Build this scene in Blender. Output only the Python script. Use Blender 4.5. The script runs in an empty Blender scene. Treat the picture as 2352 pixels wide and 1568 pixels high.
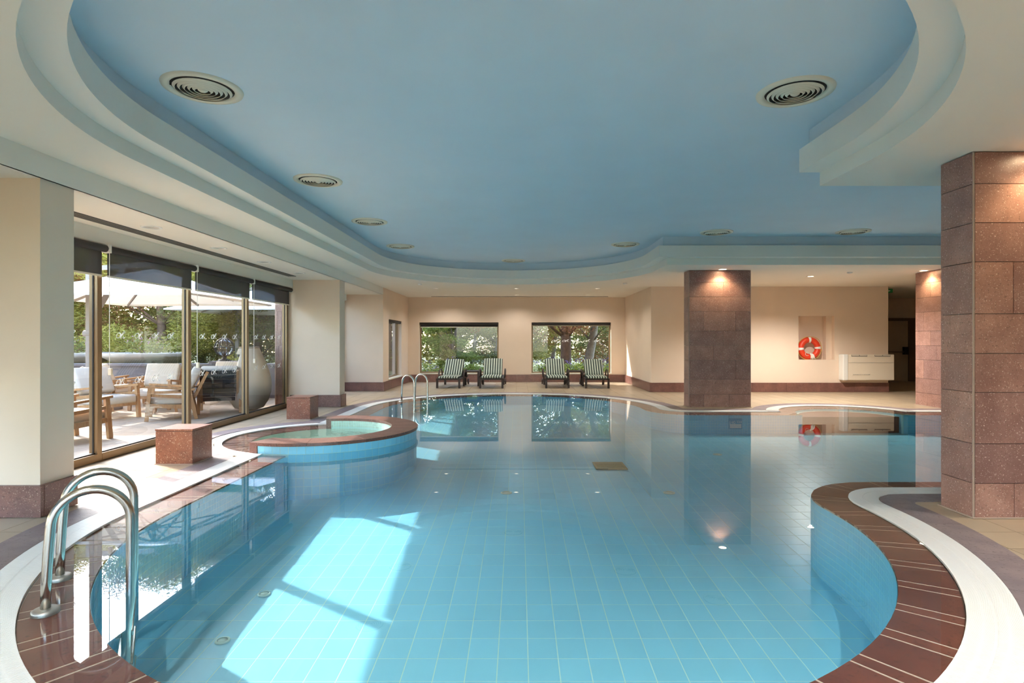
import bpy, bmesh, math, random
import numpy as np
from math import sin, cos, pi, radians, sqrt, atan2, hypot
from mathutils import Vector, Matrix
from mathutils.geometry import tessellate_polygon

random.seed(7)
RNG = np.random.default_rng(7)
SC = bpy.context.scene
COL = SC.collection

# ------------------------------------------------------------------ camera, world, sun, exposure
FPX, CX, CY, EYE = 1330.0, 1192.0, 783.0, 1.4
cam_d = bpy.data.cameras.new('camera')
cam_d.sensor_width = 36.0
cam_d.lens = FPX / 2352 * 36
cam_d.shift_x = -(CX - 1176) / 2352
cam_d.shift_y = (CY - 784) / 2352
cam_d.clip_start = 0.02
cam_d.clip_end = 500
cam = bpy.data.objects.new('camera', cam_d)
COL.objects.link(cam)
cam.location = (0, 0, EYE)
cam.rotation_euler = (pi / 2, 0, 0)
SC.camera = cam

SUN_EL, SUN_DIR = radians(32), Vector((0.842, -0.539, 0)).normalized()
world = bpy.data.worlds.new('world')
SC.world = world
world.use_nodes = True
wn = world.node_tree
bg = wn.nodes['Background']
sky = wn.nodes.new('ShaderNodeTexSky')
sky.sky_type = 'NISHITA'
sky.sun_disc = False
sky.sun_elevation = SUN_EL
sky.sun_rotation = atan2(-SUN_DIR.x, -SUN_DIR.y)
sky.air_density = 1.0
sky.dust_density = 1.4
sky.ozone_density = 1.0
wn.links.new(sky.outputs[0], bg.inputs[0])
bg.inputs[1].default_value = 0.40

sun_d = bpy.data.lights.new('sun', 'SUN')
sun_d.energy = 1.45
sun_d.color = (1.0, 0.955, 0.89)
sun_d.angle = radians(0.6)
sun = bpy.data.objects.new('sun', sun_d)
COL.objects.link(sun)
sun.rotation_euler = (SUN_DIR * cos(SUN_EL) + Vector((0, 0, -sin(SUN_EL)))).to_track_quat('-Z', 'Y').to_euler()

SC.view_settings.view_transform = 'Standard'
SC.view_settings.look = 'None'
SC.view_settings.gamma = 1.0
SC.view_settings.use_curve_mapping = False
SC.view_settings.exposure = 3.7
SC.cycles.max_bounces = 8
SC.cycles.diffuse_bounces = 5
SC.cycles.glossy_bounces = 4
SC.cycles.transmission_bounces = 4
SC.cycles.transparent_max_bounces = 12
SC.cycles.use_adaptive_sampling = True
SC.cycles.adaptive_threshold = 0.06
SC.cycles.adaptive_min_samples = 28
SC.cycles.sample_clamp_indirect = 3.0
SC.cycles.caustics_reflective = False
SC.cycles.caustics_refractive = False
SC.cycles.use_denoising = True


# ------------------------------------------------------------------ materials
def lin(r, g, b):
    f = lambda c: (c / 255 / 12.92) if c / 255 <= 0.04045 else ((c / 255 + 0.055) / 1.055) ** 2.4
    return (f(r), f(g), f(b), 1.0)


def new_mat(name):
    m = bpy.data.materials.new(name)
    m.use_nodes = True
    return m, m.node_tree, m.node_tree.nodes['Principled BSDF']


def N(nt, t, **kw):
    n = nt.nodes.new(t)
    for k, v in kw.items():
        setattr(n, k, v)
    return n


def mixcol(nt, fac, a, b, mode='MIX'):
    n = nt.nodes.new('ShaderNodeMix')
    n.data_type = 'RGBA'
    n.blend_type = mode
    for sock, v in ((n.inputs[0], fac), (n.inputs[6], a), (n.inputs[7], b)):
        if hasattr(v, 'links'):
            nt.links.new(v, sock)
        else:
            sock.default_value = v
    return n.outputs[2]


def ramp(nt, src, p0, p1):
    n = nt.nodes.new('ShaderNodeMapRange')
    n.inputs[1].default_value = p0
    n.inputs[2].default_value = p1
    nt.links.new(src, n.inputs[0])
    return n.outputs[0]


def noise(nt, scale, detail=3.0, coord='Object', rough=0.5, vec=None):
    if vec is None:
        tc = N(nt, 'ShaderNodeTexCoord')
        vec = tc.outputs[coord]
    n = N(nt, 'ShaderNodeTexNoise')
    n.inputs['Scale'].default_value = scale
    n.inputs['Detail'].default_value = detail
    n.inputs['Roughness'].default_value = rough
    nt.links.new(vec, n.inputs['Vector'])
    return n.outputs['Fac']


def worldpos(nt):
    return N(nt, 'ShaderNodeNewGeometry').outputs['Position']


def plain(name, rgb, rough=0.5, metal=0.0, var=0.0, scale=6.0, bump=0.0, bscale=60.0, spec=0.5, rnd=0.0):
    """one colour, with slight mottling, per-piece variation and fine relief"""
    m, nt, p = new_mat(name)
    c = lin(*rgb)
    p.inputs['Roughness'].default_value = rough
    p.inputs['Metallic'].default_value = metal
    p.inputs['Specular IOR Level'].default_value = spec
    out = None
    if var:
        f = noise(nt, scale, 4.0, vec=worldpos(nt))
        out = mixcol(nt, ramp(nt, f, 0.3, 0.7), tuple(v * (1 - var) for v in c[:3]) + (1,), tuple(min(1, v * (1 + var)) for v in c[:3]) + (1,))
    if rnd:
        oi = N(nt, 'ShaderNodeObjectInfo').outputs['Random']
        isl = N(nt, 'ShaderNodeNewGeometry').outputs['Random Per Island']
        ad = N(nt, 'ShaderNodeMath', operation='ADD')
        nt.links.new(oi, ad.inputs[0])
        nt.links.new(isl, ad.inputs[1])
        fr = N(nt, 'ShaderNodeMath', operation='FRACT')
        nt.links.new(ad.outputs[0], fr.inputs[0])
        base = out if out is not None else c
        lo = mixcol(nt, 1.0, base, (1 - rnd, 1 - rnd, 1 - rnd, 1), 'MULTIPLY')
        out = mixcol(nt, fr.outputs[0], lo, base)
    if out is not None:
        nt.links.new(out, p.inputs['Base Color'])
    else:
        p.inputs['Base Color'].default_value = c
    if bump:
        b = N(nt, 'ShaderNodeBump')
        b.inputs['Strength'].default_value = bump
        b.inputs['Distance'].default_value = 0.01
        nt.links.new(noise(nt, bscale, 3.0, vec=worldpos(nt)), b.inputs['Height'])
        nt.links.new(b.outputs[0], p.inputs['Normal'])
    return m


def stone(name, rgb, rgb2, speck, rough=0.35, sscale=90.0, rnd=0.22, amount=0.62):
    """speckled agglomerate stone"""
    m, nt, p = new_mat(name)
    pos = worldpos(nt)
    f = noise(nt, 5.0, 5.0, vec=pos)
    base = mixcol(nt, ramp(nt, f, 0.3, 0.7), lin(*rgb), lin(*rgb2))
    oi = N(nt, 'ShaderNodeObjectInfo').outputs['Random']
    isl = N(nt, 'ShaderNodeNewGeometry').outputs['Random Per Island']
    ad = N(nt, 'ShaderNodeMath', operation='ADD')
    nt.links.new(oi, ad.inputs[0])
    nt.links.new(isl, ad.inputs[1])
    fr = N(nt, 'ShaderNodeMath', operation='FRACT')
    nt.links.new(ad.outputs[0], fr.inputs[0])
    lo = mixcol(nt, 1.0, base, (1 - rnd, 1 - rnd, 1 - rnd * 0.8, 1), 'MULTIPLY')
    base = mixcol(nt, fr.outputs[0], lo, base)
    s = noise(nt, sscale, 2.0, vec=pos, rough=0.7)
    base = mixcol(nt, ramp(nt, s, amount, amount + 0.08), base, lin(*speck))
    d = noise(nt, sscale * 0.6, 2.0, vec=pos, rough=0.6)
    base = mixcol(nt, ramp(nt, d, 0.42, 0.30), base, tuple(v * 0.45 for v in lin(*rgb)[:3]) + (1,))
    nt.links.new(base, p.inputs['Base Color'])
    p.inputs['Roughness'].default_value = rough
    b = N(nt, 'ShaderNodeBump')
    b.inputs['Strength'].default_value = 0.12
    b.inputs['Distance'].default_value = 0.004
    nt.links.new(s, b.inputs['Height'])
    nt.links.new(b.outputs[0], p.inputs['Normal'])
    return m


def wood(name, rgb, rgb2, rough=0.5):
    m, nt, p = new_mat(name)
    tc = N(nt, 'ShaderNodeTexCoord')
    mp = N(nt, 'ShaderNodeMapping')
    mp.inputs['Scale'].default_value = (18, 18, 2.0)
    nt.links.new(tc.outputs['Object'], mp.inputs['Vector'])
    f = noise(nt, 2.5, 6.0, vec=mp.outputs[0])
    nt.links.new(mixcol(nt, ramp(nt, f, 0.3, 0.7), lin(*rgb), lin(*rgb2)), p.inputs['Base Color'])
    p.inputs['Roughness'].default_value = rough
    return m


def thin_glass(name, f0=0.05, tint=(0.9, 0.93, 0.93)):
    """flat pane: clear, with the mirror share rising towards grazing angles"""
    m, nt, p = new_mat(name)
    nt.nodes.remove(p)
    out = nt.nodes['Material Output']
    lw = N(nt, 'ShaderNodeLayerWeight')
    lw.inputs['Blend'].default_value = 0.5
    pw = N(nt, 'ShaderNodeMath', operation='POWER')
    pw.inputs[1].default_value = 5.0
    nt.links.new(lw.outputs['Facing'], pw.inputs[0])
    ma = N(nt, 'ShaderNodeMath', operation='MULTIPLY_ADD')
    ma.inputs[1].default_value = 1 - f0
    ma.inputs[2].default_value = f0
    nt.links.new(pw.outputs[0], ma.inputs[0])
    tr = N(nt, 'ShaderNodeBsdfTransparent')
    tr.inputs[0].default_value = tuple(tint) + (1,)
    gl = N(nt, 'ShaderNodeBsdfGlossy')
    gl.inputs['Roughness'].default_value = 0.0
    mx = N(nt, 'ShaderNodeMixShader')
    nt.links.new(ma.outputs[0], mx.inputs[0])
    nt.links.new(tr.outputs[0], mx.inputs[1])
    nt.links.new(gl.outputs[0], mx.inputs[2])
    nt.links.new(mx.outputs[0], out.inputs[0])
    return m


def water_mat(name, tint, bump=0.0, scale=6.0):
    """clear water surface: mirror share rising towards grazing angles"""
    m = thin_glass(name, 0.02, tint)
    if bump:
        nt = m.node_tree
        b = N(nt, 'ShaderNodeBump')
        b.inputs['Strength'].default_value = bump
        b.inputs['Distance'].default_value = 0.02
        nt.links.new(noise(nt, scale, 2.0, vec=worldpos(nt)), b.inputs['Height'])
        for n in nt.nodes:
            if n.type == 'BSDF_GLOSSY':
                nt.links.new(b.outputs[0], n.inputs['Normal'])
    return m


def leaf_mat(name, rgb, rgb2, trans=0.35):
    m, nt, p = new_mat(name)
    isl = N(nt, 'ShaderNodeNewGeometry').outputs['Random Per Island']
    c = mixcol(nt, isl, lin(*rgb), lin(*rgb2))
    nt.links.new(c, p.inputs['Base Color'])
    p.inputs['Roughness'].default_value = 0.6
    tl = N(nt, 'ShaderNodeBsdfTranslucent')
    nt.links.new(c, tl.inputs['Color'])
    mx = N(nt, 'ShaderNodeMixShader')
    mx.inputs[0].default_value = trans
    nt.links.new(p.outputs[0], mx.inputs[1])
    nt.links.new(tl.outputs[0], mx.inputs[2])
    nt.links.new(mx.outputs[0], nt.nodes['Material Output'].inputs[0])
    return m


def emit(name, rgb, strength):
    m, nt, p = new_mat(name)
    p.inputs['Base Color'].default_value = lin(*rgb)
    p.inputs['Emission Color'].default_value = lin(*rgb)
    p.inputs['Emission Strength'].default_value = strength
    m.cycles.emission_sampling = 'NONE'
    return m


def stripes(name, a, b, period):
    """printed stripes running along the cushion"""
    m, nt, p = new_mat(name)
    tc = N(nt, 'ShaderNodeTexCoord')
    sp = N(nt, 'ShaderNodeSeparateXYZ')
    nt.links.new(tc.outputs['Object'], sp.inputs[0])
    ml = N(nt, 'ShaderNodeMath', operation='MULTIPLY')
    ml.inputs[1].default_value = 2 * pi / period
    nt.links.new(sp.outputs[0], ml.inputs[0])
    sn = N(nt, 'ShaderNodeMath', operation='COSINE')
    nt.links.new(ml.outputs[0], sn.inputs[0])
    nt.links.new(mixcol(nt, ramp(nt, sn.outputs[0], -0.15, 0.15), lin(*a), lin(*b)), p.inputs['Base Color'])
    p.inputs['Roughness'].default_value = 0.85
    return m


def fabric_screen(name, rgb, see=0.12):
    m, nt, p = new_mat(name)
    p.inputs['Base Color'].default_value = lin(*rgb)
    p.inputs['Roughness'].default_value = 0.8
    tr = N(nt, 'ShaderNodeBsdfTransparent')
    mx = N(nt, 'ShaderNodeMixShader')
    mx.inputs[0].default_value = see
    nt.links.new(p.outputs[0], mx.inputs[1])
    nt.links.new(tr.outputs[0], mx.inputs[2])
    nt.links.new(mx.outputs[0], nt.nodes['Material Output'].inputs[0])
    return m


def canopy_mat(name, rgb, t=0.15):
    m, nt, p = new_mat(name)
    p.inputs['Base Color'].default_value = lin(*rgb)
    p.inputs['Roughness'].default_value = 0.9
    tl = N(nt, 'ShaderNodeBsdfTranslucent')
    tl.inputs[0].default_value = lin(240, 222, 196)
    mx = N(nt, 'ShaderNodeMixShader')
    mx.inputs[0].default_value = t
    nt.links.new(p.outputs[0], mx.inputs[1])
    nt.links.new(tl.outputs[0], mx.inputs[2])
    nt.links.new(mx.outputs[0], nt.nodes['Material Output'].inputs[0])
    return m


def woven(name, rgb, rgb2):
    m, nt, p = new_mat(name)
    tc = N(nt, 'ShaderNodeTexCoord')
    ch = N(nt, 'ShaderNodeTexBrick')
    ch.inputs['Scale'].default_value = 26
    ch.inputs['Mortar Size'].default_value = 0.03
    ch.inputs['Color1'].default_value = lin(*rgb)
    ch.inputs['Color2'].default_value = lin(*rgb)
    ch.inputs['Mortar'].default_value = lin(*rgb2)
    nt.links.new(tc.outputs['UV'], ch.inputs['Vector'])
    nt.links.new(ch.outputs[0], p.inputs['Base Color'])
    p.inputs['Roughness'].default_value = 0.6
    b = N(nt, 'ShaderNodeBump')
    b.inputs['Strength'].default_value = 0.6
    b.inputs['Distance'].default_value = 0.01
    b.invert = True
    nt.links.new(ch.outputs['Fac'], b.inputs['Height'])
    nt.links.new(b.outputs[0], p.inputs['Normal'])
    tl = N(nt, 'ShaderNodeBsdfTranslucent')
    nt.links.new(ch.outputs[0], tl.inputs['Color'])
    mx = N(nt, 'ShaderNodeMixShader')
    mx.inputs[0].default_value = 0.5
    nt.links.new(p.outputs[0], mx.inputs[1])
    nt.links.new(tl.outputs[0], mx.inputs[2])
    nt.links.new(mx.outputs[0], nt.nodes['Material Output'].inputs[0])
    return m


M = {
    'wall': plain('wall_paint', (230, 209, 188), 0.75, var=0.02, scale=2, bump=0.04, bscale=120),
    'soffit': plain('soffit_paint', (236, 229, 216), 0.8, var=0.01, scale=2),
    'tier': plain('tier_paint', (234, 229, 219), 0.8),
    'blue': plain('blue_paint', (208, 223, 233), 0.7, var=0.02, scale=1.5),
    'stone': stone('red_stone', (184, 140, 126), (156, 114, 103), (236, 216, 204), rnd=0.32),
    'base': stone('base_stone', (140, 96, 84), (114, 78, 70), (190, 160, 145), rnd=0.2),
    'cube': stone('cube_stone', (148, 92, 70), (120, 74, 60), (225, 196, 175), sscale=75, rnd=0.05),
    'joint': plain('pale_joint', (188, 165, 150), 0.8),
    'mortar': plain('mortar', (150, 130, 118), 0.9),
    'slate': stone('slate', (166, 148, 146), (138, 124, 127), (190, 176, 172), rough=0.55, sscale=70, rnd=0.2, amount=0.68),
    'deck': plain('deck_tile', (198, 178, 150), 0.35, var=0.06, scale=3, bump=0.03, rnd=0.12),
    'grout': plain('deck_grout', (170, 152, 130), 0.9),
    'coping': stone('coping_stone', (140, 76, 58), (118, 64, 52), (130, 92, 80), rough=0.5, sscale=60, rnd=0.25, amount=0.72),
    'coping_grout': plain('coping_grout', (214, 186, 166), 0.9),
    'tile': plain('pool_tile', (146, 220, 246), 0.3, rnd=0.05),
    'tgrout': plain('pool_grout', (206, 238, 234), 0.8),
    'mosaic': plain('spa_mosaic', (196, 218, 204), 0.3, rnd=0.15),
    'grate': plain('grate_plastic', (250, 248, 244), 0.4),
    'gutter': plain('gutter_dark', (96, 92, 90), 0.8),
    'steel': plain('polished_steel', (205, 200, 190), 0.2, metal=1.0),
    'flange': plain('flange_steel', (190, 186, 180), 0.5, metal=1.0),
    'bronze': plain('bronze_frame', (138, 114, 84), 0.38, metal=0.5),
    'gasket': plain('gasket', (40, 38, 36), 0.6),
    'white': plain('white_plastic', (236, 234, 228), 0.4),
    'cream': plain('cream_metal', (226, 218, 198), 0.45),
    'dark': plain('dark_void', (46, 42, 38), 0.8),
    'slot': plain('slot_grey', (120, 114, 106), 0.7),
    'screen': fabric_screen('blind_screen', (84, 80, 80), 0.2),
    'blindtube': plain('blind_tube', (52, 48, 47), 0.7),
    'glass': thin_glass('window_glass', 0.05, (0.42, 0.44, 0.44)),
    'lampglass': thin_glass('lamp_glass', 0.08, (0.85, 0.9, 0.95)),
    'decal': plain('decal_white', (250, 250, 250), 0.6),
    'water': water_mat('pool_water', (0.92, 0.985, 0.995), 0.0015, 2.2),
    'spawater': water_mat('spa_water', (0.93, 0.985, 0.97), 0.35, 5.0),
    'lfabric': stripes('striped_fabric', (196, 206, 190), (52, 64, 60), 0.0755),
    'wicker': plain('dark_wicker', (58, 44, 40), 0.55),
    'orange': plain('ring_orange', (226, 66, 34), 0.45),
    'rope': plain('rope_white', (228, 220, 205), 0.8),
    'ropey': plain('rope_yellow', (216, 170, 80), 0.8),
    'ac': plain('fan_coil_shell', (236, 222, 200), 0.45),
    'door': plain('door_leaf', (190, 172, 148), 0.5),
    'doorframe': plain('door_frame', (112, 94, 78), 0.5),
    'black': plain('black_plastic', (24, 22, 22), 0.4),
    'teak': wood('teak', (186, 142, 96), (156, 110, 68)),
    'cushion': plain('cushion_linen', (204, 190, 172), 0.9, var=0.03, scale=8),
    'darkslat': plain('dark_slat', (58, 62, 66), 0.6),
    'canopy': canopy_mat('canopy_cloth', (226, 221, 213)),
    'pole': plain('umbrella_grey', (150, 138, 128), 0.5),
    'woven': woven('woven_rattan', (252, 244, 228), (176, 160, 136)),
    'terrace': plain('terrace_tile', (168, 148, 126), 0.5, var=0.06, scale=2, rnd=0.1),
    'parapet': plain('parapet_stone', (112, 105, 107), 0.8, var=0.1, scale=4, bump=0.1),
    'bowl': plain('bowl_stone', (176, 162, 146), 0.8, var=0.08, scale=5),
    'soil': plain('soil', (92, 74, 56), 0.95, var=0.2),
    'lawn': plain('lawn', (84, 92, 50), 0.95, var=0.3, scale=4),
    'bark': plain('bark', (120, 92, 74), 0.9, var=0.3, scale=9, bump=0.6, bscale=18),
    'barkgrey': plain('bark_grey', (140, 126, 112), 0.9, var=0.3, scale=9, bump=0.6, bscale=18),
    'pine': leaf_mat('pine_leaf', (146, 142, 54), (206, 192, 98), 0.4),
    'pine2': leaf_mat('pine_leaf_dark', (98, 104, 50), (148, 146, 78), 0.35),
    'dry': leaf_mat('dry_needles', (150, 94, 58), (190, 134, 90), 0.3),
    'bushy': leaf_mat('bush_leaf', (124, 148, 58), (184, 192, 98), 0.35),
    'flower': leaf_mat('violet_flower', (120, 104, 190), (150, 130, 205)),
    'pink': leaf_mat('pink_flower', (196, 130, 160), (214, 160, 180)),
    'green': plain('exit_green', (20, 150, 80), 0.5),
    'warmlamp': emit('lamp_lens', (255, 226, 180), 5.0),
    'dimlamp': emit('lamp_lens_dim', (255, 236, 205), 0.35),
    'offlamp': plain('lamp_lens_off', (210, 205, 195), 0.25),
    'stain': plain('drain_plate', (172, 160, 128), 0.6, var=0.1),
    'blueplate': plain('reflected_plate', (104, 178, 210), 0.4),
}


# ------------------------------------------------------------------ building helpers
class MB:
    def __init__(s):
        s.v, s.f, s.mi = [], [], []

    def add(s, vs, fs, mi=0):
        o = len(s.v)
        s.v += [tuple(v) for v in vs]
        s.f += [tuple(i + o for i in f) for f in fs]
        s.mi += [mi] * len(fs)
        return s

    def box(s, a, b, mt=None, mi=0):
        x0, y0, z0 = (min(a[i], b[i]) for i in range(3))
        x1, y1, z1 = (max(a[i], b[i]) for i in range(3))
        vs = [Vector(p) for p in ((x0, y0, z0), (x1, y0, z0), (x1, y1, z0), (x0, y1, z0), (x0, y0, z1), (x1, y0, z1), (x1, y1, z1), (x0, y1, z1))]
        if mt is not None:
            vs = [mt @ v for v in vs]
        return s.add(vs, [(3, 2, 1, 0), (4, 5, 6, 7), (0, 1, 5, 4), (1, 2, 6, 5), (2, 3, 7, 6), (3, 0, 4, 7)], mi)

    def bar(s, p, q, w, h=None, up=(0, 0, 1), mi=0):
        """rectangular bar from p to q"""
        h = h or w
        p, q = Vector(p), Vector(q)
        d = (q - p).normalized()
        u = Vector(up)
        if abs(d.dot(u)) > 0.98:
            u = Vector((0, 1, 0))
        x = d.cross(u).normalized()
        z = x.cross(d).normalized()
        vs = []
        for c in (p, q):
            for sx, sz in ((-1, -1), (1, -1), (1, 1), (-1, 1)):
                vs.append(c + x * (sx * w / 2) + z * (sz * h / 2))
        return s.add(vs, [(0, 1, 2, 3), (7, 6, 5, 4), (0, 4, 5, 1), (1, 5, 6, 2), (2, 6, 7, 3), (3, 7, 4, 0)], mi)

    def tube(s, pts, r, n=10, closed=False, mi=0):
        pts = [Vector(p) for p in pts]
        k = len(pts)
        rr = r if isinstance(r, (list, tuple)) else [r] * k
        T = []
        for i in range(k):
            a = pts[(i - 1) % k] if closed or i > 0 else pts[i]
            b = pts[(i + 1) % k] if closed or i < k - 1 else pts[i]
            T.append((b - a).normalized())
        u = T[0].cross(Vector((0, 0, 1)))
        if u.length < 1e-4:
            u = T[0].cross(Vector((0, 1, 0)))
        u.normalize()
        vs, fs = [], []
        for i in range(k):
            u = (u - T[i] * u.dot(T[i]))
            if u.length < 1e-6:
                u = T[i].orthogonal()
            u.normalize()
            w = T[i].cross(u)
            for j in range(n):
                a = 2 * pi * j / n
                vs.append(pts[i] + (u * cos(a) + w * sin(a)) * rr[i])
        for i in range(k if closed else k - 1):
            for j in range(n):
                a, b = i * n + j, i * n + (j + 1) % n
                c, d = ((i + 1) % k) * n + (j + 1) % n, ((i + 1) % k) * n + j
                fs.append((a, b, c, d))
        if not closed:
            fs.append(tuple(range(n))[::-1])
            fs.append(tuple((k - 1) * n + j for j in range(n)))
        return s.add(vs, fs, mi)

    def lathe(s, prof, n=24, c=(0, 0, 0), mi=0, a0=0.0, a1=2 * pi):
        """profile of (radius, z) turned around the vertical axis at c"""
        full = abs(a1 - a0 - 2 * pi) < 1e-6
        m = n if full else n + 1
        vs, fs = [], []
        for r, z in prof:
            for j in range(m):
                a = a0 + (a1 - a0) * j / n
                vs.append((c[0] + r * cos(a), c[1] + r * sin(a), c[2] + z))
        for i in range(len(prof) - 1):
            for j in range(n):
                j2 = (j + 1) % m
                fs.append((i * m + j, i * m + j2, (i + 1) * m + j2, (i + 1) * m + j))
        return s.add(vs, fs, mi)

    def prism(s, poly, z0, z1, mi=0, bottom=True):
        """vertical prism over a 2D polygon"""
        n = len(poly)
        vs = [(x, y, z0) for x, y in poly] + [(x, y, z1) for x, y in poly]
        tri = tessellate_polygon([[Vector((x, y, 0)) for x, y in poly]])
        fs = [(a + n, b + n, c + n) for a, b, c in tri]
        if bottom:
            fs += [(c, b, a) for a, b, c in tri]
        fs += [(i, (i + 1) % n, n + (i + 1) % n, n + i) for i in range(n)]
        return s.add(vs, fs, mi)

    def flat(s, loops, z, up=True, mi=0):
        """flat face with holes"""
        L = [[Vector((x, y, z)) for x, y in lp] for lp in loops]
        tri = tessellate_polygon(L)
        vs = [v for lp in L for v in lp]
        fs = []
        for t in tri:
            a, b, c = (vs[i] for i in t)
            nz = (b - a).cross(c - a).z
            fs.append(t if (nz > 0) == up else t[::-1])
        return s.add(vs, fs, mi)

    def curtain(s, path, z0, z1, closed=True, mi=0):
        n = len(path)
        vs = [(x, y, z0) for x, y in path] + [(x, y, z1) for x, y in path]
        fs = [(i, (i + 1) % n, n + (i + 1) % n, n + i) for i in range(n if closed else n - 1)]
        return s.add(vs, fs, mi)

    def strip(s, pa, pb, za, zb, closed=True, mi=0):
        n = len(pa)
        vs = [(x, y, za) for x, y in pa] + [(x, y, zb) for x, y in pb]
        fs = [(i, (i + 1) % n, n + (i + 1) % n, n + i) for i in range(n if closed else n - 1)]
        return s.add(vs, fs, mi)

    def mesh(s, name, mats, smooth=False, fixn=False, bevel=0.0):
        me = bpy.data.meshes.new(name)
        me.from_pydata(s.v, [], s.f)
        if not isinstance(mats, (list, tuple)):
            mats = [mats]
        for m in mats:
            me.materials.append(M[m] if isinstance(m, str) else m)
        me.polygons.foreach_set('material_index', s.mi)
        if fixn or bevel:
            bm = bmesh.new()
            bm.from_mesh(me)
            if bevel:
                bmesh.ops.bevel(bm, geom=list(bm.edges), offset=bevel, segments=2, affect='EDGES', profile=0.5)
            bmesh.ops.recalc_face_normals(bm, faces=bm.faces)
            bm.to_mesh(me)
            bm.free()
        if smooth:
            me.polygons.foreach_set('use_smooth', [True] * len(me.polygons))
        me.update()
        return me

    def build(s, name, mats, parent=None, smooth=False, fixn=False, bevel=0.0, loc=None):
        return link(name, s.mesh(name, mats, smooth, fixn, bevel), parent, loc)


def link(name, me, parent=None, loc=None):
    o = bpy.data.objects.new(name, me)
    COL.objects.link(o)
    if parent is not None:
        o.parent = parent
    if loc is not None:
        o.location = loc
    return o


def tag(o, label=None, cat=None, group=None, kind=None):
    if label:
        o['label'] = label
    if cat:
        o['category'] = cat
    if group:
        o['group'] = group
    if kind:
        o['kind'] = kind
    return o


def thing(name, label, cat, loc=(0, 0, 0), rz=0.0, group=None, kind=None):
    o = bpy.data.objects.new(name, None)
    COL.objects.link(o)
    o.empty_display_size = 0.1
    o.location = loc
    o.rotation_euler = (0, 0, rz)
    return tag(o, label, cat, group, kind)


def copy_tree(o, parent=None):
    c = o.copy()
    COL.objects.link(c)
    c.parent = parent
    for ch in list(o.children):
        copy_tree(ch, c)
    return c


def wet(*objs):
    """seen or lit through the water"""
    return objs


def project(p):
    if p[1] < 0.3:
        return None
    return (CX + FPX * p[0] / p[1], CY - FPX * (p[2] - EYE) / p[1])


def screen_size(cs):
    """rough picture area of a quad; 0 outside the frame"""
    q = [project(c) for c in cs]
    if any(a is None for a in q):
        return 0.0
    mx = sum(a[0] for a in q) / len(q)
    my = sum(a[1] for a in q) / len(q)
    if not (-20 < mx < 2372 and -20 < my < 1588):
        return 0.0
    ar = 0
    for i in range(len(q)):
        a, b = q[i], q[(i + 1) % len(q)]
        ar += a[0] * b[1] - a[1] * b[0]
    return abs(ar) / 2


def field(parent, cells, name, rest, mat, most=290, underwater=False):
    """cells: list of (4 corners, MB-filling function or shared mesh + location); the largest in the picture one by one, the others joined"""
    order = sorted(range(len(cells)), key=lambda i: -cells[i][1])
    pick = set(i for i in order[:most] if cells[i][1] > 0)
    mb = MB()
    for i, (fn, size) in enumerate(cells):
        if i in pick:
            one = MB()
            fn(one)
            o = one.build(name, mat, parent)
            if underwater:
                wet(o)
        else:
            fn(mb)
    if mb.v:
        o = mb.build(rest, mat, parent)
        tag(o, kind='stuff')
        if underwater:
            wet(o)


def arc(c, r, a0, a1, n):
    return [(c[0] + r * cos(a0 + (a1 - a0) * i / n), c[1] + r * sin(a0 + (a1 - a0) * i / n)) for i in range(n + 1)]


def seg(p, q, step=0.1):
    n = max(1, int(hypot(q[0] - p[0], q[1] - p[1]) / step))
    return [(p[0] + (q[0] - p[0]) * i / n, p[1] + (q[1] - p[1]) * i / n) for i in range(n + 1)]


def clean(path):
    out = []
    for p in path:
        if not out or hypot(p[0] - out[-1][0], p[1] - out[-1][1]) > 1e-4:
            out.append(p)
    if hypot(out[0][0] - out[-1][0], out[0][1] - out[-1][1]) < 1e-4:
        out.pop()
    return out


# ------------------------------------------------------------------ plan of the pool and of the ceiling
C1, C2, RP = (-0.14, 4.81), (-0.14, 12.3), 3.05
YA, YB, XR = 5.55, 11.5, 9.6
FR = 0.58
AC_, AR = (6.45, 11.281), 1.269
SP, SR, SRI = (-2.86, 8.5), 1.335, 0.98


def pool_outline(off, spa='in'):
    """closed path, counter-clockwise from the near end; off > 0 towards the water"""
    r = RP - off
    xr, xl = C1[0] + r, C1[0] - r
    P = arc(C1, r, pi, 2 * pi, 64)
    f1 = (C1[0] + RP + FR, YA - FR)
    P += seg((xr, C1[1]), (xr, f1[1]))
    P += arc(f1, FR + off, pi, pi / 2, 16)
    P += seg((f1[0], YA + off), (XR - off, YA + off), 0.3)
    P += seg((XR - off, YA + off), (XR - off, YB - off), 0.3)
    ar = AR - off
    hy = YB - off - AC_[1]
    hc = sqrt(ar * ar - hy * hy)
    a = atan2(hy, hc)
    P += seg((XR - off, YB - off), (AC_[0] + hc, YB - off), 0.3)
    P += arc(AC_, ar, a, pi - a, 32)
    f2 = (C1[0] + RP + FR, YB + FR)
    P += seg((AC_[0] - hc, YB - off), (f2[0], YB - off), 0.2)
    P += arc(f2, FR + off, -pi / 2, -pi, 16)
    P += seg((xr, f2[1]), (xr, C2[1]))
    P += arc(C2, r, 0, pi, 64)
    sr = SR if spa == 'in' else SR - min(off, 0)
    dx = xl - SP[0]
    if spa == 'none' or abs(dx) >= sr:
        P += seg((xl, C2[1]), (xl, C1[1]))
    else:
        dy = sqrt(sr * sr - dx * dx)
        t = atan2(dy, dx)
        P += seg((xl, C2[1]), (xl, SP[1] + dy))
        if spa == 'in':
            P += arc(SP, sr, t, -t, 64)
        else:
            P += arc(SP, sr, t, 2 * pi - t, 48)
        P += seg((xl, SP[1] - dy), (xl, C1[1]))
    return clean(P)


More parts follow.
